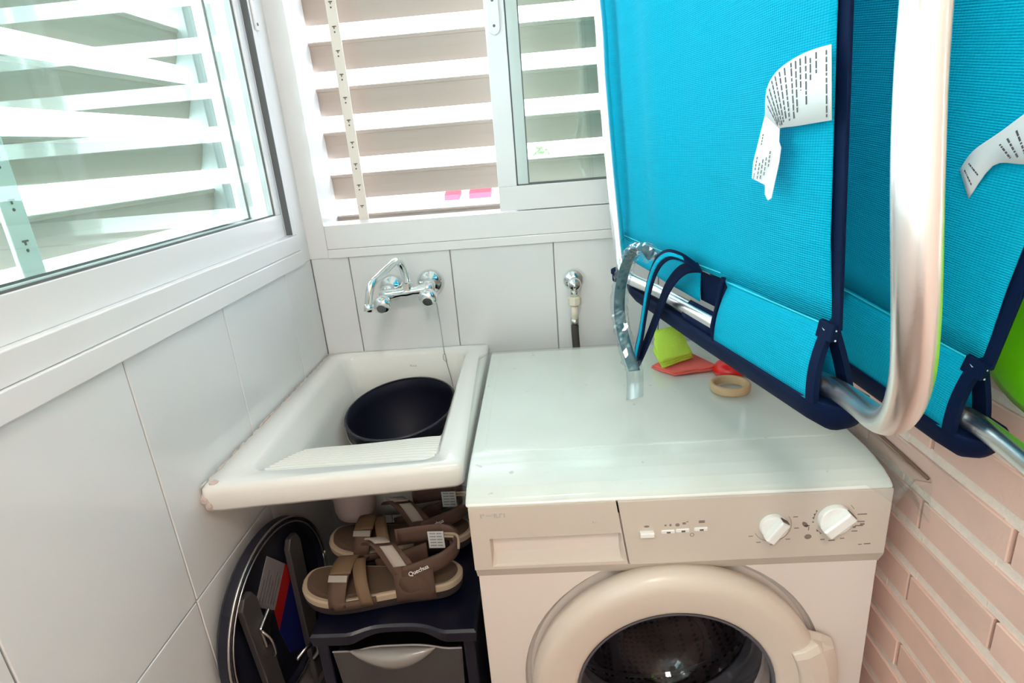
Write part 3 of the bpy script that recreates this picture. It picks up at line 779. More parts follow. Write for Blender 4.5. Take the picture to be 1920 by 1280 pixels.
for k in range(25):
    a = PI * k / 24
    hp.append(Rm @ Vector((-0.133 * math.cos(a), -0.128 * math.sin(a) - 0.006, -0.022 - 0.020 * math.sin(a))))
a0 = Rm @ Vector((-0.1335, -0.012, -0.013))
link('handle', tube(hp, 0.0022, 8), M_STEEL, bk, smooth=True)
for sgn in (-1, 1):
    bm = bmesh.new()
    add_tube(bm, [Rm @ Vector((sgn * 0.128, -0.018, -0.020)), Rm @ Vector((sgn * 0.142, -0.020, -0.024)), Rm @ Vector((sgn * 0.140, -0.034, -0.040)), Rm @ Vector((sgn * 0.126, -0.030, -0.036))], 0.0018, 8)
    link('handle_hook', bm, M_STEEL, bk, smooth=True)

# ------------------------------------------------------------------ mixer tap
tp = thing('mixer_tap', 'chrome two-knob wall mixer tap with swivel spout above the sink', 'tap', (-0.325, 1.42, 1.0))
for x, z in ((-0.375, 1.004), (-0.276, 1.010)):
    link('rosette', lathe((x, YB, z), [(0.034, -0.0005), (0.034, -0.004), (0.031, -0.010), (0.024, -0.018), (0.016, -0.023), (0.013, -0.030), (0.013, -0.05)], 36, 'y'), M_CHROME, tp, smooth=True)
link('body', tube([(-0.392, 1.367, 0.996), (-0.375, 1.367, 0.998), (-0.34, 1.367, 1.001), (-0.325, 1.367, 1.003), (-0.31, 1.367, 1.004), (-0.276, 1.367, 1.007), (-0.262, 1.367, 1.008)], [0.012, 0.0145, 0.011, 0.014, 0.011, 0.0145, 0.012], 20), M_CHROME, tp, smooth=True)
for x, z in ((-0.381, 0.985), (-0.270, 0.995)):
    d = Vector((0.0, -0.92, -0.38)).normalized()
    c0 = Vector((x, 1.362, z + 0.008))
    k = link('knob', None or (lambda b: (add_tube(b, [c0 + d * s for s in (0.0, 0.012, 0.016, 0.024, 0.034, 0.041, 0.045)], [0.011, 0.011, 0.019, 0.0225, 0.0225, 0.018, 0.010], 24), b)[1])(bmesh.new()), M_CHROME, tp, smooth=True)
    bmr = bmesh.new(); add_tube(bmr, [c0 + d * s for s in (0.0445, 0.0465)], 0.011, 20); link('cap', bmr, M_STEEL, k)
link('spout', tube([(-0.3235, 1.366, 1.008), (-0.3225, 1.362, 1.040), (-0.327, 1.350, 1.072), (-0.333, 1.333, 1.084), (-0.343, 1.308, 1.078), (-0.360, 1.270, 1.064), (-0.370, 1.246, 1.055), (-0.3765, 1.238, 1.040), (-0.384, 1.238, 1.006)], 0.0088, 16, 4), M_CHROME, tp, smooth=True)
link('spout_nut', lathe((-0.3235, 1.366, 1.006), [(0.0135, 0), (0.0135, 0.018), (0.011, 0.021)], 6, 'z'), M_CHROME, tp)
link('aerator', tube([(-0.3832, 1.238, 1.010), (-0.3865, 1.238, 0.995)], 0.0105, 18), M_CHROME, tp, smooth=True)
ch = thing('plug_chain', 'thin plug chain hanging from the tap into the sink behind the bucket', 'chain', (-0.25, 1.35, 0.97))
bm = bmesh.new()
cp_ = smooth_path([(-0.2535, 1.345, 0.975), (-0.252, 1.350, 0.92), (-0.2515, 1.357, 0.842)], 24)
for p in cp_: add_ball(bm, p, 0.0013, u=6, v=4)
add_tube(bm, cp_, 0.0005, 5)
link('upper_run', bm, M_STEEL, ch)
bm = bmesh.new()
add_tube(bm, [(-0.2515, 1.357, 0.842), (-0.255, 1.357, 0.840), (-0.256, 1.357, 0.828), (-0.2525, 1.357, 0.822), (-0.2490, 1.357, 0.826), (-0.2495, 1.357, 0.838), (-0.2515, 1.357, 0.842)], 0.0011, 6)
add_box(bm, -0.2505, -0.2472, 1.355, 1.359, 0.819, 0.827)
link('clasp', bm, M_STEEL, ch)
cp_ = smooth_path([(-0.249, 1.357, 0.820), (-0.246, 1.360, 0.795), (-0.243, 1.366, 0.765), (-0.240, 1.374, 0.70)], 16)
bm = bmesh.new()
for p in cp_: add_ball(bm, p, 0.0014, u=6, v=4)
add_tube(bm, cp_, 0.0005, 5)
link('lower_run', bm, M_STEEL, ch)

# ------------------------------------------------------------------ stop valve with hose
vl = thing('stop_valve', 'chrome stop valve on the tiled wall with the machine water hose below it', 'valve', (0.077, 1.42, 0.99))
link('rosette', lathe((0.077, YB, 0.992), [(0.027, -0.0005), (0.027, -0.004), (0.023, -0.012), (0.015, -0.017), (0.011, -0.020)], 32, 'y'), M_CHROME, vl, smooth=True)
link('valve_body', lathe((0.0765, YB, 0.989), [(0.011, -0.015), (0.012, -0.028), (0.016, -0.031), (0.016, -0.043), (0.012, -0.048), (0.006, -0.050), (0.005, -0.056)], 24, 'y'), M_CHROME, vl, smooth=True)
link('outlet', lathe((0.0755, 1.385, 0.958), [(0.010, 0.03), (0.010, 0.0)], 16, 'z'), M_CHROME, vl, smooth=True)
link('nut', lathe((0.0752, 1.385, 0.937), [(0.0145, 0), (0.0165, 0.002), (0.0165, 0.018), (0.013, 0.021)], 8, 'z'), M_CREAMNUT, vl)
link('hose_ferrule', tube([(0.075, 1.385, 0.938), (0.0745, 1.386, 0.915), (0.074, 1.387, 0.893)], [0.0085, 0.0088, 0.0092], 18), M_CREAMNUT, vl, smooth=True)
link('hose_collar', tube([(0.074, 1.387, 0.902), (0.0737, 1.3875, 0.886)], 0.0100, 18), M_STEEL, vl, smooth=True)
link('hose', tube([(0.0738, 1.3875, 0.89), (0.0735, 1.388, 0.86), (0.0765, 1.388, 0.80), (0.085, 1.385, 0.70), (0.09, 1.375, 0.55), (0.09, 1.35, 0.50), (0.09, 1.326, 0.49)], 0.0094, 14, 5), M_HOSE, vl, smooth=True)
# ------------------------------------------------------------------ folding beach chairs
NB = Vector((-0.9799, -0.1997, 0.0))          # faces the camera side of the canvas plane
KB = 0.2038
def PX(y, off=0.0): return 0.288 + (0.562 - y) * KB - off      # x on the canvas plane
def make_chair(label, base, lean):
    t = thing('folding_chair', label, 'chair', base, 'folding beach chairs hung on the brick wall')
    R_ = 0.01125
    # near leg loop, bottom bar and far leg: one bent tube
    far = [(0.110, 1.300, 1.80), (0.137, 1.243, 1.559), (0.141, 1.222, 1.42), (0.147, 1.196, 1.274), (0.153, 1.172, 1.16), (0.1565, 1.158, 1.095), (0.160, 1.140, 1.066), (0.170, 1.106, 1.0570)]
    bar = [(PX(y), y, 1.057) for y in (1.0, 0.85, 0.7, 0.60)]
    near = [(0.294, 0.560, 1.0555), (0.284, 0.505, 1.067), (0.262, 0.435, 1.088), (0.232, 0.366, 1.127), (0.209, 0.322, 1.172), (0.195, 0.304, 1.215), (0.187, 0.300, 1.260), (0.185, 0.305, 1.300), (0.189, 0.318, 1.340), (0.196, 0.334, 1.385), (0.204, 0.352, 1.45), (0.22, 0.38, 1.60), (0.235, 0.41, 1.80)]
    link('frame_tube', tube(far + bar + near, R_, 20, 5), M_ALUTUBE, t, smooth=True)
    link('top_bar', tube([(0.110, 1.300, 1.80), (0.150, 1.05, 1.81), (0.20, 0.70, 1.81), (0.235, 0.41, 1.80)], R_, 16, 4), M_ALUTUBE, t, smooth=True)
    link('end_cap', lathe((0.150, 1.150, 1.045), [(0.0095, 0), (0.011, 0.003), (0.011, 0.014), (0.0135, 0.016), (0.0135, 0.024), (0.008, 0.027)], 16, 'z'), M_NAVY, t, smooth=True)
    # canvas: far half ends above the bare bar, near half runs down round the bar
    def near_y(z): return 0.578 + (z - 1.121) * lean
    def far_y(z): return 1.215 + max(0, z - 1.08) * 0.20
    def ripple(y, z, s):
        a = max(0, s - 0.35)
        return 0.0048 * math.sin(s * 30 + 1.5 * z) * (0.15 + 2.0 * a) + 0.007 * math.sin(s * 11 + 0.8)
    ZS, ZT = 1.122, 1.79
    def main(u, v):
        z = ZS + (ZT - ZS) * v
        y = near_y(z) + (far_y(z) - near_y(z)) * u
        return (PX(y, -0.006 + ripple(y, z, u) * (0.25 + 0.75 * min(1, v * 8))), y, z)
    cv = link('canvas', grid(main, 60, 24), M_TEAL, t, smooth=True, solid=0.0012)
    # lower far flap, slanting hem just above the bare bar
    def flap(u, v):
        y = 0.862 + (1.212 - 0.862) * u
        zb = 1.074 + 0.016 * u
        z = zb + (ZS - zb) * v
        return (PX(y, -0.006 + ripple(y, ZS, (y - 0.578) / 0.637) * 0.25), y, z)
    link('canvas_flap', grid(flap, 20, 4), M_TEAL, cv, smooth=True, solid=0.0012)
    # sleeve front over the bar
    def sleeve(u, v):
        y = 0.572 + (0.776 - 0.572) * u
        e = v
        z = 1.040 + (ZS - 1.040) * v
        y2 = y + (0.010 * v if u == 0 else 0.010 * v * (1 - u))
        return (PX(y2, 0.0135 - 0.0195 * v ** 2.2), y2, z)
    sl = link('bar_sleeve', grid(sleeve, 14, 8), M_TEAL, cv, smooth=True, solid=0.0012)
    def back(u, v):
        y = 0.585 + (0.79 - 0.585) * u
        z = 1.040 + (ZS - 1.040) * v
        return (PX(y, -0.030 + 0.024 * v ** 1.3), y, z)
    link('sleeve_back', grid(back, 10, 8), M_TEAL, cv, smooth=True, solid=0.0012)
    # sewn seams
    bm = tube([(PX(y, 0.0005 - 0.004), y, ZS - 0.003 + 0.012 * (y - 0.58)) for y in (0.585, 0.65, 0.72, 0.78)], 0.0009, 6)
    add_tube(bm, [(PX(y, -0.0025 + ripple(y, ZS, (y - 0.578) / 0.637) * 0.25), y, 1.130) for y in (0.80, 0.9, 1.0, 1.1, 1.19)], 0.0008, 6)
    link('seam', bm, M_SEAM, cv)
    # navy hem trough under the bar
    bm = bmesh.new(); loops = []
    ysl = [0.5555, 0.557, 0.562, 0.572, 0.60, 0.70, 0.85, 1.0, 1.10, 1.128, 1.135]
    sc = [0.05, 0.45, 0.75, 0.95, 1, 1, 1, 0.95, 0.9, 0.8, 0.55]
    for y, s in zip(ysl, sc):
        L = []
        for k in range(15):
            a = PI + PI * k / 14
            L.append((PX(y) + 0.016 + 0.031 * s * math.cos(a), y - 0.010 * (1 - s), 1.043 + 0.040 * s * math.sin(a)))
        for k in range(1, 8):
            a = PI * k / 8
            L.append((PX(y) + 0.016 + 0.029 * s * math.cos(a) , y - 0.010 * (1 - s), 1.041 + 0.003 * s * math.sin(a)))
        loops.append(L)
    add_loft(bm, loops)
    link('hem', bm, M_NAVY, t, smooth=True)
    # bindings
    def ribbon_edge(ps, w, m, name, par, th=0.0035):
        bm = bmesh.new(); loops = []
        for p in ps:
            p = Vector(p); d = Vector((-0.2, 0.98, 0)) * w / 2; n = NB * th / 2
            loops.append([p + d + n, p - d + n * 1.4, p - d - n, p + d - n])
        add_loft(bm, loops)
        return link(name, bm, m, par, bevel=0.001)
    zz = [1.118, 1.2, 1.3, 1.4, 1.5, 1.65, 1.79]
    ribbon_edge([(PX(near_y(z), -0.006) , near_y(z) - 0.0015, z) for z in zz], 0.021, M_NAVY, 'edge_binding', t)
    # front and back leg of the binding around the sleeve mouth
    bm = bmesh.new(); loops = []
    for k in range(9):
        v = 1 - k / 8; p = Vector(sleeve(0, v)); d = Vector((-0.2, 0.98, 0)) * 0.0065; n = NB * 0.0022
        loops.append([p + d + n, p - d + n, p - d - n * 2, p + d - n * 2])
    add_loft(bm, loops); link('sleeve_binding', bm, M_NAVY, t)
    bm = bmesh.new(); loops = []
    for k in range(9):
        v = 1 - k / 8; p = Vector(back(0, v)); d = Vector((-0.2, 0.98, 0)) * 0.0085; n = NB * 0.0022
        loops.append([p + d + n, p - d + n, p - d - n * 2, p + d - n * 2])
    add_loft(bm, loops); link('sleeve_binding', bm, M_NAVY, t)
    bm = bmesh.new()
    for dz in (0.0, -0.0105):
        add_tube(bm, [(PX(0.592, -0.0015), 0.5925, 1.120 + dz), (PX(0.580, 0.001), 0.5805, 1.1155 + dz), (PX(0.567, -0.002), 0.5675, 1.118 + dz)], 0.0011, 6)
    link('stitching', bm, M_STITCH, t)
    ribbon_edge([(PX(0.583, -0.004), 0.580, 1.124), (PX(0.583, -0.001), 0.580, 1.106)], 0.025, M_NAVY, 'binding_tab', t, 0.006)
    ribbon_edge([(PX(far_y(z) , -0.004), far_y(z), z) for z in [1.082] + zz], 0.016, M_NAVY, 'edge_binding', t)
    # slit edges where the bar shows
    link('slit_binding', tube([(PX(0.781, 0.001), 0.781, 1.128), (PX(0.784, 0.006), 0.784, 1.09), (PX(0.782, 0.013), 0.782, 1.060), (PX(0.778, 0.012), 0.778, 1.040)], 0.0035, 8, 4), M_NAVY, cv, smooth=True)
    # fold of canvas tucked behind the slit
    bm = bmesh.new()
    q = [(PX(0.866, -0.008), 0.866, 1.120), (PX(0.79, -0.020), 0.79, 1.112), (PX(0.79, -0.024), 0.79, 1.068), (PX(0.872, -0.014), 0.872, 1.074)]
    bm.faces.new([bm.verts.new(p) for p in q]); link('tucked_fold', bm, M_NAVY, cv, solid=0.002)
    bm = grid(lambda u, v: (PX(0.79 + 0.09 * u, 0.013 * math.sin(v * PI) - 0.002), 0.79 + 0.09 * u, 1.072 - 0.045 * v), 6, 6)
    link('slit_flap', bm, M_NAVY, cv, smooth=True, solid=0.002)
    return t
def ribbon(path, w, wdir, n=6):
    P_ = smooth_path(path, n); bm = bmesh.new(); rows = []
    wd = Vector(wdir).normalized()
    for i, p in enumerate(P_):
        rows.append((p - wd * w / 2, p - wd * w / 6, p + wd * w / 6, p + wd * w / 2))
    V = [[bm.verts.new(q) for q in r_] for r_ in rows]
    for i in range(len(V) - 1):
        for j in range(3): bm.faces.new((V[i][j], V[i + 1][j], V[i + 1][j + 1], V[i][j + 1]))
    return bm
c1 = make_chair('turquoise folding beach chair with navy edging, nearest, its shiny tube leg in front', (0.288, 0.562, 1.057), 0.094)
c2 = make_chair('turquoise folding beach chair hung behind the nearest one, close to the brick wall', (0.288, 0.562, 1.057), -0.06)

# carrying strap, wrapped strap and care label of the near chair
for (w, m, nm, dn) in ((0.024, M_NAVY, 'strap', 0.0), (0.009, M_TEAL, 'strap_stripe', 0.0022)):
    pth = [(0.222, 0.835, 1.132), (0.203, 0.842, 1.146), (0.188, 0.868, 1.147), (0.178, 0.902, 1.126), (0.172, 0.934, 1.085), (0.169, 0.960, 1.035), (0.166, 0.982, 0.985), (0.162, 1.004, 0.942), (0.163, 1.012, 0.922)]
    pth = [Vector(p) + NB * dn for p in pth]
    s_ = link(nm, ribbon(pth, w, (-0.1, 0.85, 0.45), 6), m, c1 if nm == 'strap' else s_, smooth=True, solid=0.0018)
pth = [(0.228, 0.842, 1.130), (0.208, 0.862, 1.124), (0.195, 0.90, 1.090), (0.187, 0.935, 1.040), (0.178, 0.972, 0.985), (0.168, 1.006, 0.935), (0.163, 1.014, 0.920)]
link('strap', ribbon(pth, 0.022, (-0.1, 0.85, 0.45), 6), M_NAVY, c1, smooth=True, solid=0.0018)
pl_ = [(0.178, 0.925, 1.130), (0.166, 0.930, 1.146), (0.156, 0.962, 1.142), (0.147, 1.004, 1.110), (0.140, 1.036, 1.062), (0.138, 1.046, 1.015), (0.142, 1.030, 0.972), (0.150, 1.004, 0.936), (0.156, 0.992, 0.915)]
ws = link('wrapped_strap', ribbon(pl_, 0.020, (0.9, -0.25, 0.15), 6), mat('wrapped_teal', (0.0, 0.085, 0.115), 0.6), c1, smooth=True, solid=0.0018)
P_ = smooth_path(pl_, 7); T_, N_ = frames(P_); loops = []
for i, p in enumerate(P_):
    s = i / (len(P_) - 1); b_ = T_[i].cross(N_[i]); L = []
    for k in range(14):
        a = 2 * PI * k / 14
        wob = 1 + 0.35 * noise.noise(Vector((k * 0.9, i * 0.55, 3.0)))
        d_ = N_[i] * math.cos(a) + b_ * math.sin(a)
        wdv = Vector((0.9, -0.25, 0.15)).normalized()
        d_ = d_ * 0.009 + wdv * d_.dot(wdv) * 0.007
        L.append(p + d_ * wob)
    loops.append(L)
loops.append([Vector(q) + Vector((0.0, -0.004, -0.022)) for q in loops[-1]])
loops.append([Vector(q) + Vector((-0.003, -0.010, -0.026)) for q in loops[-1]])
link('plastic_sleeve', loft(loops, cap0=False, cap1=False), M_SLEEVE, ws)

def care_tag(chair, pts1, n1, prints):
    """pts1: list of rows (upper edge, lower edge) along the ribbon"""
    bm = bmesh.new()
    A = smooth_path([r_[0] for r_ in pts1], 4); B = smooth_path([r_[1] for r_ in pts1], 4)
    va = [bm.verts.new(p) for p in A]; vb = [bm.verts.new(p) for p in B]
    for i in range(len(A) - 1): bm.faces.new((va[i], va[i + 1], vb[i + 1], vb[i]))
    o = link('care_label', bm, M_PAPER, chair, smooth=True, solid=0.0006)
    bm = bmesh.new()
    rnd = random.Random(n1)
    N_ = len(A) - 1
    for (s0, a0, a1) in prints:
        f = s0 * N_; i = min(int(f), N_ - 1); t = f - i
        a = A[i].lerp(A[i + 1], t); b_ = B[i].lerp(B[i + 1], t)
        nrm = (A[i + 1] - A[i]).cross(B[i] - A[i]).normalized()
        if nrm.dot(NB) < 0: nrm = -nrm
        dirw = (A[i + 1] - A[i]).normalized() * 0.0009
        u = a0
        while u < a1:
            u2 = min(a1, u + rnd.uniform(0.04, 0.13))
            p0, p1 = a.lerp(b_, u), a.lerp(b_, u2)
            vs = [bm.verts.new(q + nrm * 0.0007) for q in (p0 - dirw, p1 - dirw, p1 + dirw, p0 + dirw)]
            bm.faces.new(vs); u = u2 + rnd.uniform(0.015, 0.03)
    link('print', bm, M_INK, o)
    return o
rows = [((0.270, 0.590, 1.381), (0.272, 0.581, 1.317)), ((0.263, 0.611, 1.380), (0.266, 0.604, 1.3155)), ((0.256, 0.634, 1.376), (0.260, 0.626, 1.314)), ((0.249, 0.658, 1.367), (0.255, 0.640, 1.3135)), ((0.247, 0.676, 1.352), (0.253, 0.648, 1.3132)), ((0.249, 0.682, 1.327), (0.254, 0.653, 1.3125))]
care_tag(c1, rows, 3, [(0.06, 0.06, 0.95), (0.16, 0.05, 0.33), (0.22, 0.1, 0.4), (0.27, 0.05, 0.72), (0.33, 0.05, 0.5), (0.38, 0.05, 0.8), (0.43, 0.04, 0.9), (0.50, 0.05, 0.9), (0.56, 0.05, 0.85), (0.62, 0.05, 0.9), (0.68, 0.05, 0.95), (0.75, 0.1, 0.95), (0.82, 0.1, 0.9), (0.88, 0.2, 0.9)])
bm = bmesh.new()
q = [(0.249, 0.682, 1.327), (0.254, 0.653, 1.3125), (0.2535, 0.6515, 1.300), (0.252, 0.641, 1.294), (0.2525, 0.645, 1.280), (0.2495, 0.652, 1.243), (0.248, 0.657, 1.240), (0.247, 0.664, 1.246), (0.2465, 0.664, 1.256), (0.241, 0.689, 1.262), (0.242, 0.690, 1.279)]
bm.faces.new([bm.verts.new(p) for p in q]); l2 = link('care_label', bm, M_PAPER, c1, solid=0.0006)
bm = bmesh.new()
for k, (fx, z0, z1) in enumerate(((0.15, 1.271, 1.286), (0.15, 1.262, 1.268), (0.3, 1.262, 1.280), (0.42, 1.262, 1.284), (0.55, 1.266, 1.286), (0.68, 1.275, 1.292), (0.24, 1.297, 1.309))):
    for j in range(4):
        za = z0 + (z1 - z0) * j / 4; zb_ = za + (z1 - z0) * 0.18
        def pt(z): 
            yl = 0.690 - (z - 1.262) * 0.12; yr = 0.647 + (z - 1.28) * 0.15
            y = yl + (yr - yl) * fx; return Vector((0.242 + 0.010 * fx + (z - 1.27) * 0.10 - 0.0022, y, z))
        a, b_ = pt(za), pt(zb_); d = Vector((0.2, -0.98, 0)) * 0.0009
        bm.faces.new([bm.verts.new(p) for p in (a - d, b_ - d, b_ + d, a + d)])
link('print', bm, M_INK, l2)
# label of the chair by the wall: folded ribbon standing off the canvas (coordinates in the near chair's frame, moved with it below)
rows2 = [((0.287, 0.560, 1.392), (0.289, 0.552, 1.318)), ((0.276, 0.590, 1.366), (0.284, 0.574, 1.3175)), ((0.268, 0.612, 1.342), (0.277, 0.590, 1.317)), ((0.264, 0.634, 1.322), (0.270, 0.612, 1.312)), ((0.266, 0.648, 1.302), (0.272, 0.634, 1.276))]
care_tag(c2, rows2, 5, [(0.05, 0.1, 0.9), (0.14, 0.05, 0.8), (0.2, 0.1, 0.9), (0.3, 0.2, 0.8), (0.4, 0.2, 0.85), (0.48, 0.25, 0.8), (0.55, 0.3, 0.8), (0.85, 0.2, 0.8), (0.92, 0.2, 0.8)])
c2.rotation_euler = (math.radians(8.5), 0, 0)
c2.location = (0.439, 0.568, 1.006)
# the wall bracket both chairs hang from (above the frame)
bm = tube([(XR + 0.02, 0.85, 1.77), (0.30, 0.85, 1.775), (0.155, 0.85, 1.775), (0.145, 0.85, 1.83)], 0.008, 12); add_box(bm, XR - 0.006, XR + 0.01, 0.80, 0.90, 1.72, 1.83)
link('bracket', bm, M_STEEL, wall_right)

# ------------------------------------------------------------------ things on the machine top
def cloth_fold(name, label, mtl, quad_b, quad_t, layers, seed, corner=None):
    """folded cloth: stacked rounded layers between two quads"""
    t = thing(name, label, 'cloth', tuple(sum(p[i] for p in quad_b) / 4 for i in range(3)))
    rnd = random.Random(seed)
    for L in range(layers):
        f0, f1 = L / layers, (L + 0.94) / layers
        def quad(f): return [Vector(a).lerp(Vector(b_), f) for a, b_ in zip(quad_b, quad_t)]
        q0, q1 = quad(f0), quad(f1)
        cen = sum(q0, Vector()) / 4
        def shrink(q, k): return [cen + (p - cen) * k + Vector((0, 0, p.z - (cen + (p - cen) * k).z)) for p in q]
        def dense(q):
            out = []
            for i in range(4):
                for k in range(6):
                    p = q[i].lerp(q[(i + 1) % 4], k / 6)
                    out.append(p + Vector((0.0016 * noise.noise(p * 40 + Vector((L, 0, seed))), 0.0016 * noise.noise(p * 40 + Vector((0, L, seed))), 0.0012 * noise.noise(p * 50))))
            return out
        k0 = 1 - 0.03 * rnd.random()
        mid = [(a + b_) / 2 for a, b_ in zip(q0, q1)]
        bm = loft([dense(shrink(q0, k0 * 0.95)), dense(shrink(mid, k0)), dense(shrink(q1, k0 * 0.95))])
        link('cloth_layer', bm, mtl, t, smooth=True)
    return t
cloth_fold('cleaning_cloth', 'coral red microfibre cloth folded under the lime one on the machine', M_CORAL,
           [(0.214, 1.150, 0.8545), (0.250, 1.100, 0.8545), (0.345, 1.118, 0.8545), (0.300, 1.215, 0.8545)],
           [(0.214, 1.150, 0.862), (0.250, 1.100, 0.864), (0.343, 1.118, 0.866), (0.300, 1.215, 0.868)], 2, 1)
cloth_fold('cleaning_cloth', 'lime green microfibre cloth folded on top of the coral one', M_LIME,
           [(0.229, 1.112, 0.866), (0.304, 1.158, 0.868), (0.290, 1.215, 0.870), (0.226, 1.195, 0.870)],
           [(0.222, 1.108, 0.886), (0.299, 1.150, 0.886), (0.290, 1.225, 0.922), (0.233, 1.212, 0.919)], 3, 2)
rb = thing('plastic_bowl', 'small red plastic bowl upside down beside the wooden ring under the near chair', 'bowl', (0.360, 1.105, 0.8545))
link('dome', lathe((0.360, 1.100, 0.8545), [(0.030, 0), (0.032, 0.004), (0.031, 0.012), (0.026, 0.021), (0.016, 0.026), (0.0005, 0.028)], 32, 'z'), M_RED, rb, smooth=True)
link('grip', lathe((0.360, 1.100, 0.880), [(0.006, 0), (0.005, 0.006), (0.009, 0.010), (0.008, 0.015), (0.0005, 0.016)], 20, 'z'), M_RED, rb, smooth=True)
rg = link('wooden_ring', lathe((0.3355, 1.020, 0.8545), [(0.028, 0.001), (0.0345, 0.0), (0.036, 0.003), (0.0365, 0.013), (0.0345, 0.016), (0.0295, 0.016), (0.028, 0.013), (0.028, 0.001)], 48, 'z', (False, False)), M_WOOD, None, smooth=True)
tag(rg, 'pale wooden ring lying on the washing machine near the cloths', 'ring')

# ------------------------------------------------------------------ lime bag hung on the brick beside the chairs
gb_ = thing('vinyl_bag', 'bright lime green bag hanging against the brick wall right of the chairs', 'bag', (0.482, 0.47, 1.02))
bm = bmesh.new()
def pouch(k, x):
    out = []
    for i in range(40):
        a = 2 * PI * i / 40; c_, s_ = math.cos(a), math.sin(a)
        out.append((x, 0.505 + 0.165 * k * math.copysign(abs(c_) ** 0.55, c_), 1.140 + (0.135 * k) * math.copysign(abs(s_) ** 0.55, s_) + 0.02 * k * c_))
    return out
add_loft(bm, [pouch(0.05, 0.4868), pouch(0.45, 0.4872), pouch(0.75, 0.4885), pouch(0.93, 0.4905), pouch(1.0, 0.494), pouch(0.97, 0.4972), pouch(0.5, 0.4978)])
link('pouch', bm, M_GREEN, gb_, smooth=True)
link('cord', tube([(0.484, 0.40, 1.26), (0.486, 0.44, 1.55), (0.488, 0.47, 1.70), (0.486, 0.50, 1.55), (0.484, 0.54, 1.26)], 0.003, 8, 4), M_GREEN, gb_, smooth=True)

# ------------------------------------------------------------------ drawer unit
UX0, UX1, UY0, UY1, UZ = -0.436, -0.148, 0.776, 1.092, 0.55
du = thing('drawer_unit', 'navy plastic drawer unit with translucent drawers under the sink', 'drawer unit', (-0.29, 0.93, 0))
bm = bmesh.new()
add_box(bm, UX0 + 0.006, UX0 + 0.026, UY0 + 0.006, UY1, 0.0, UZ - 0.02); add_box(bm, UX1 - 0.026, UX1 - 0.006, UY0 + 0.006, UY1, 0, UZ - 0.02)
add_box(bm, UX0 + 0.026, UX1 - 0.026, UY1 - 0.012, UY1, 0, UZ - 0.02)
for z in (0.0, 0.172, 0.345): add_box(bm, UX0 + 0.026, UX1 - 0.026, UY0 + 0.03, UY1 - 0.012, z, z + 0.012)
link('carcass', bm, M_NAVYP, du, bevel=0.003)
def hump(x):
    s = (x - UX0) / (UX1 - UX0); h = max(0, 1 - ((s - 0.52) / 0.30) ** 2)
    return h * h * (3 - 2 * h)
tops = []
for zz_, ins in ((UZ - 0.024, 0.002), (UZ - 0.004, 0.0), (UZ, 0.004)):
    L = [(UX0 + ins + (UX1 - UX0 - 2 * ins) * k / 28, UY0 + ins, zz_) for k in range(29)]
    L = [(x, y + 0.016 * hump(x), z + (0.010 * hump(x) if z < UZ - 0.01 else 0.002 * hump(x))) for x, y, z in L]
    L += [(UX1 - ins, UY1 - ins, zz_), (UX0 + ins, UY1 - ins, zz_)]
    tops.append(L)
link('top', loft(tops), M_NAVYP, du)
for zb in (0.015, 0.187, 0.360):
    zt = zb + 0.148
    d = bmesh.new()
    X0, X1 = UX0 + 0.030, UX1 - 0.030
    n = 28
    # front with a bowed notch at the top centre
    fr_ = [(X0 + (X1 - X0) * k / n, zt - 0.004 + 0.010 * hump(X0 + (X1 - X0) * k / n)) for k in range(n + 1)]
    add_prism(d, [(X0 + 0.012, zb)] + fr_ + [(X1 - 0.006, zb)], FY, 0.786, 0.7885)
    add_box(d, X0 + 0.006, X0 + 0.0085, 0.789, 1.06, zb, zt - 0.012); add_box(d, X1 - 0.0085, X1 - 0.006, 0.789, 1.06, zb, zt - 0.012)
    add_box(d, X0 + 0.006, X1 - 0.006, 1.06, 1.0625, zb, zt - 0.012); add_box(d, X0 + 0.006, X1 - 0.006, 0.789, 1.06, zb - 0.001, zb + 0.001)
    dw = link('drawer', d, M_FROST, du)
    cxh, cz_ = -0.301, zt - 0.001
    bm = bmesh.new(); loops = []
    for k in range(17):
        s = -1 + 2 * k / 16; x = cxh + 0.077 * s; e = 1 - s * s
        loops.append([(x, 0.7855, cz_ + 0.004 * e), (x, 0.7855 - 0.016 * e - 0.001, cz_ - 0.004 * e), (x, 0.7855 - 0.018 * e - 0.001, cz_ - 0.012 * e), (x, 0.7855 - 0.010 * e - 0.001, cz_ - 0.034 * e - 0.001), (x, 0.786, cz_ - 0.040 * e - 0.002)])
    add_loft(bm, loops); link('handle', bm, M_HANDLE, dw, smooth=True)
    link('rim', tube([(x, 0.7855, z + 0.0005) for x, z in fr_], 0.0016, 6), M_HANDLE, dw)

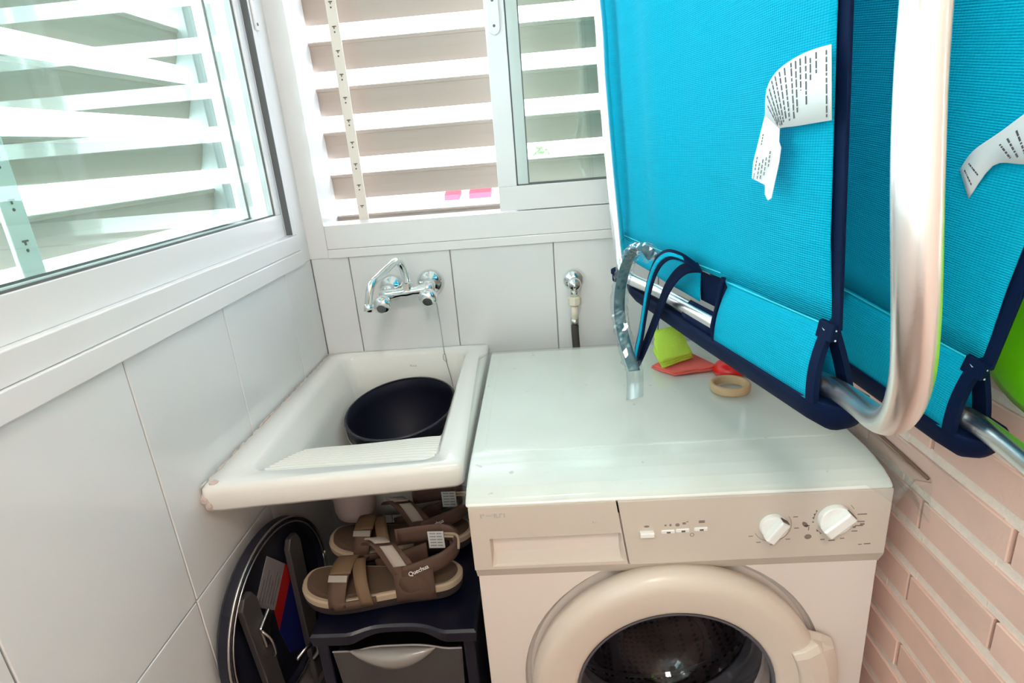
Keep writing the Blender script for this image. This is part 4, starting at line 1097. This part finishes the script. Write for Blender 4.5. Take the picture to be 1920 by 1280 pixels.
# ------------------------------------------------------------------ sandals
def sandal(label, origin, rot, mir=1, lining=False):
    """built with the toe at -x, heel at +x, near side -y; length 0.29"""
    t = thing('sandal', label, 'sandal', origin, 'pair of brown walking sandals')
    Mx = Matrix.Translation(origin) @ Matrix.Rotation(rot, 4, 'Z')
    def tr(p): return Mx @ Vector((p[0], p[1] * mir, p[2]))
    out = [(-0.145, 0.0), (-0.139, -0.026), (-0.118, -0.044), (-0.085, -0.052), (-0.045, -0.050), (0.0, -0.042), (0.045, -0.036), (0.09, -0.036), (0.122, -0.032), (0.140, -0.018), (0.146, 0.0),
           (0.140, 0.018), (0.122, 0.032), (0.09, 0.036), (0.045, 0.034), (0.0, 0.034), (-0.045, 0.041), (-0.085, 0.046), (-0.118, 0.041), (-0.139, 0.025)]
    sp = smooth_path([(x, y, 0) for x, y in out] + [(out[0][0], out[0][1], 0)], 4)[:-1]
    def zf(x): return 0.012 * max(0, (-x - 0.07) / 0.075) ** 2 + 0.006 * max(0, (x - 0.02) / 0.12)
    def L(k, z): return [tr((p.x * k, p.y * (k - (1 - k) * 1.2), z + zf(p.x))) for p in sp]
    link('sole', loft([L(0.975, 0.0), L(0.99, 0.006), L(0.985, 0.020)]), M_SOLE, t, smooth=False)
    link('midsole', loft([L(1.0, 0.0165), L(1.005, 0.027), L(0.985, 0.0305), L(0.955, 0.0295)]), M_RIM, t, smooth=False)
    link('footbed', loft([L(0.945, 0.028), L(0.94, 0.0325), L(0.91, 0.0315)]), M_FOOTBED, t, smooth=False)
    def side(x, s):   # half width at x on side s
        best = None
        pts = [p for p in sp if (p.y < 0) == (s < 0)]
        pts.sort(key=lambda p: abs(p.x - x)); a, b_ = pts[0], pts[1]
        if abs(a.x - b_.x) < 1e-6: return abs(a.y)
        tt = (x - a.x) / (b_.x - a.x); return abs(a.y + (b_.y - a.y) * tt)
    def arch(x0, x1, h, w0, w1, m, name, par, a0=0.0, a1=1.0, lift=0.0, skew=0.0):
        """band over the foot from near edge (x0) to far edge (x1)"""
        def f(u, v):
            q = a0 + (a1 - a0) * u
            ang = PI * q; xx = x0 + (x1 - x0) * q + ((w0 + (w1 - w0) * q) * (v - 0.5))
            wd = side(x0, -1) * (1 - q) + side(x1, 1) * q
            y = -math.cos(ang) * (wd + 0.002 + lift)
            z = 0.019 + (h + lift) * (math.sin(ang) ** 0.75) + skew * (v - 0.5) * math.sin(ang) + zf(xx)
            return tr((xx, y, z))
        return link(name, grid(f, 22, 3), m, par, smooth=True, solid=0.0035)
    # toe strap (V): wide tan band over the toes, mauve leg and a diagonal band
    a = arch(-0.072, -0.062, 0.046, 0.030, 0.036, M_STRAP, 'toe_strap', t, skew=0.004)
    arch(-0.073, -0.060, 0.047, 0.036, 0.038, M_STRAPT, 'toe_strap_pad', a, 0.36, 0.92, lift=0.0025)
    link('toe_badge', grid(lambda u, v: tr((-0.088 + 0.034 * u, -0.0335 + 0.010 * v - 0.004 * u, 0.0585 + 0.006 * v - zf(0))), 4, 2), M_VELCRO, a, solid=0.0015)
    arch(-0.020, -0.058, 0.044, 0.022, 0.026, M_STRAPT, 'instep_strap', t, 0.0, 0.62, lift=0.003)
    # low side web joining both legs of the V
    def web(u, v):
        x = -0.080 + 0.075 * u; return tr((x, -side(x, -1) - 0.0025, 0.014 + 0.016 * v))
    link('side_web', grid(web, 10, 2), M_STRAP, t, smooth=True, solid=0.003)
    # ankle strap across the instep with velcro
    b_ = arch(0.070, -0.052, 0.084, 0.050, 0.034, M_STRAP, 'instep_strap', t, 0.0, 0.74)
    arch(0.066, -0.048, 0.088, 0.022, 0.024, M_VELCRO, 'velcro_tab', b_, 0.20, 0.42, lift=0.003)
    arch(0.066, -0.052, 0.088, 0.026, 0.030, M_VELCRO, 'velcro_tab', b_, 0.47, 0.70, lift=0.004)
    # quarter panel on the near side, Y-shaped leg
    def quarter(u, v):
        x = 0.030 + 0.070 * u; top_ = 0.052 + 0.018 * u; return tr((x, -side(x, -1) - 0.003 + 0.004 * v, 0.012 + top_ * v))
    q_ = link('quarter', grid(quarter, 8, 4), M_STRAP, t, smooth=True, solid=0.004)
    # heel collar
    hp_ = [(0.045, -1), (0.075, -1), (0.10, -1), (0.122, -1)]
    hl = [(x, -side(x, -1)) for x, s in hp_] + [(0.139, -0.018), (0.1445, 0.0), (0.139, 0.018)] + [(x, side(x, 1)) for x in (0.122, 0.10, 0.075, 0.03)]
    hs = smooth_path([(x, y, 0) for x, y in hl], 4)
    nH = len(hs) - 1
    def collar(u, v):
        f = u * nH; i = min(int(f), nH - 1); p = hs[i].lerp(hs[i + 1], f - i)
        s = min(1, u * 2.2); up = 0.048 + 0.030 * math.sin(min(1, u * 1.6) * PI / 2)
        return tr((p.x, p.y * 0.98, up + 0.030 * v + zf(p.x)))
    co = link('heel_collar', grid(collar, 40, 3), M_STRAP, t, smooth=True, solid=0.0045)
    link('collar_lining', grid(lambda u, v: (lambda p: p + Mx.to_3x3() @ Vector((-0.004, 0, 0)) * 1.0)(Vector(collar(0.45 + 0.55 * u, v * 1.08 - 0.04))), 24, 3), M_LINING, co, smooth=True, solid=0.003)
    for k in range(2):
        link('pull_tab', tube([tr((0.120, 0.010 - 0.018 * 0, 0.104 + 0.006 * k)), tr((0.140, -0.002, 0.110 + 0.006 * k)), tr((0.147, -0.008, 0.106 + 0.006 * k)), tr((0.146, -0.012, 0.092))], 0.0025, 8, 4), M_RIM, co, smooth=True)
    link('size_label', grid(lambda u, v: tr((0.086 + 0.030 * u, 0.030 - 0.003 * u, 0.066 + 0.036 * v)), 2, 2), M_PAPER, co, solid=0.001)
    bm = bmesh.new()
    for k in range(5):
        z = 0.071 + 0.0065 * k
        for (u0, u1) in ((0.12, 0.5), (0.56, 0.88)):
            vs = [tr((0.086 + 0.03 * u, 0.0285 - 0.003 * u, z + dz)) for u, dz in ((u0, 0), (u1, 0), (u1, 0.003), (u0, 0.003))]
            bm.faces.new([bm.verts.new(p) for p in vs])
    link('label_print', bm, M_FADED, co)
    # far side web and back leg of the Y
    def webf(u, v):
        x = -0.02 + 0.10 * u; return tr((x, side(x, 1) + 0.003 - 0.003 * v, 0.014 + (0.030 + 0.03 * u) * v))
    link('side_web', grid(webf, 10, 3), M_STRAP, t, smooth=True, solid=0.004)
    text('brand_lettering', 'Quechua', 0.0105, tr((0.060, -0.0465, 0.068)), Mx.to_3x3() @ Vector((0.93, 0.05, 0.36)), Mx.to_3x3() @ Vector((-0.3, 0.35, 1)), M_PAPER, co, ext=0.0006) if mir == 1 else None
    return t
sandal('brown walking sandal with a white size label, front one on the navy drawer unit', (-0.325, 0.872, 0.5535), math.radians(3), 1)
sandal('brown walking sandal half hidden behind the front one, deep under the sink', (-0.318, 1.000, 0.5535), math.radians(4), 1)

# ------------------------------------------------------------------ folded round stool against the left wall
st = thing('folding_stool', 'folded round stool with dark seat, steel rim and coloured label leaning on the left wall', 'stool', (-0.52, 0.87, 0))
SCN = Vector((-0.532, 0.865, 0.530)); RS = 0.168
SR = Matrix.Translation(SCN) @ Matrix.Rotation(math.radians(-6), 4, 'Z')
def sx(bm): return xf(bm, SR)
link('seat', sx(lathe((0, 0, 0), [(0.0005, -0.012), (RS - 0.008, -0.012), (RS, -0.004), (RS, 0.010), (RS - 0.006, 0.016), (RS - 0.014, 0.012), (RS - 0.02, 0.006), (0.0005, 0.006)], 64, 'x')), mat('stool_seat', (0.008, 0.009, 0.020), 0.4), st, smooth=False)
bm = bmesh.new(); 
for rr_, xx, tb in ((RS - 0.001, 0.014, 0.0022), (RS - 0.010, 0.016, 0.0016)):
    add_tube(bm, ring_pts((xx, 0, 0), rr_, 64, 'x'), tb, 8, closed=True)
link('steel_rim', sx(bm), M_STEEL, st, smooth=True)
def flat(poly, x0, x1): return sx(prism(poly, FX, x0, x1))
pt_ = lambda L: [(y - SCN.y, z - SCN.z) for y, z in L]
lb = link('label', flat(pt_([(0.80, 0.595), (0.862, 0.652), (0.905, 0.600), (0.846, 0.545)]), 0.006, 0.0072), M_STICKW, st)
link('label_red', flat(pt_([(0.846, 0.545), (0.905, 0.600), (0.925, 0.575), (0.845, 0.500)]), 0.006, 0.0074), M_STICKR, lb)
link('label_blue', flat(pt_([(0.845, 0.500), (0.925, 0.575), (0.965, 0.540), (0.965, 0.44), (0.90, 0.40), (0.86, 0.43)]), 0.006, 0.0074), M_STICKB, lb)
bm = bmesh.new()
for k in range(6):
    f = (k + 0.7) / 7
    a = Vector((0.80, 0.595)).lerp(Vector((0.846, 0.545)), f); b2 = Vector((0.862, 0.652)).lerp(Vector((0.905, 0.600)), f)
    a2, b3 = a.lerp(b2, 0.1), a.lerp(b2, 0.55 + 0.3 * ((k * 37) % 10) / 10)
    add_prism(bm, pt_([a2, b3, (b3.x + 0.002, b3.y - 0.0022), (a2.x + 0.002, a2.y - 0.0022)]), FX, 0.007, 0.0076)
link('label_print', sx(bm), M_INK, lb)
for (y0, z0, y1, z1) in ((0.770, 0.632, 0.815, 0.004), (0.925, 0.632, 0.905, 0.004)):
    lg = link('leg', flat(pt_([(y0 - 0.021, z0), (y0 - 0.010, z0 + 0.016), (y0 + 0.012, z0 + 0.014), (y0 + 0.021, z0 - 0.004), (y1 + 0.016, z1), (y1 - 0.016, z1)]), 0.012, 0.024), M_GREYBAR, st, bevel=0.002)
    link('foot_cap', flat(pt_([(y1 - 0.018, 0.0), (y1 + 0.018, 0.0), (y1 + 0.018, 0.03), (y1 - 0.018, 0.03)]), 0.010, 0.026), M_BLACK, lg)
cl = link('hinge_clip', flat(pt_([(0.772, 0.575), (0.806, 0.590), (0.812, 0.574), (0.796, 0.560), (0.790, 0.535), (0.776, 0.530)]), 0.024, 0.030), M_STEEL, st, bevel=0.002)
link('clip_wire', sx(tube([(0.030, -0.092, 0.040), (0.040, -0.088, 0.02), (0.036, -0.080, -0.015), (0.028, -0.076, -0.03)], 0.0025, 8, 4)), M_STEEL, cl, smooth=True)
link('crossbar', flat(pt_([(0.795, 0.30), (0.922, 0.30), (0.922, 0.325), (0.795, 0.325)]), 0.024, 0.034), M_GREYBAR, st, bevel=0.002)
link('lever', sx(tube([(0.026, -0.02, -0.10), (0.040, 0.0, -0.09), (0.045, 0.022, -0.105), (0.040, 0.03, -0.13), (0.026, 0.03, -0.15)], 0.004, 10, 4)), M_STEEL, st, smooth=True)

# ------------------------------------------------------------------ ceiling lamp behind the photographer
cl_ = thing('ceiling_lamp', 'square white ceiling lamp behind the photographer', 'lamp', (0, -0.55, ZC))
link('housing', box(-0.19, 0.19, -0.74, -0.36, ZC - 0.05, ZC), M_ALU, cl_, bevel=0.004)
link('diffuser', box(-0.175, 0.175, -0.725, -0.375, ZC - 0.058, ZC - 0.049), M_LAMP, cl_, bevel=0.003)

for o in bpy.data.objects:
    if '_base' in o: del o['_base']
    if o.name.split('.')[0] in ('print', 'slot', 'printed_symbols', 'label_print', 'stitching', 'sealant', 'upper_run', 'lower_run', 'seam', 'screw'): o['kind'] = 'stuff'
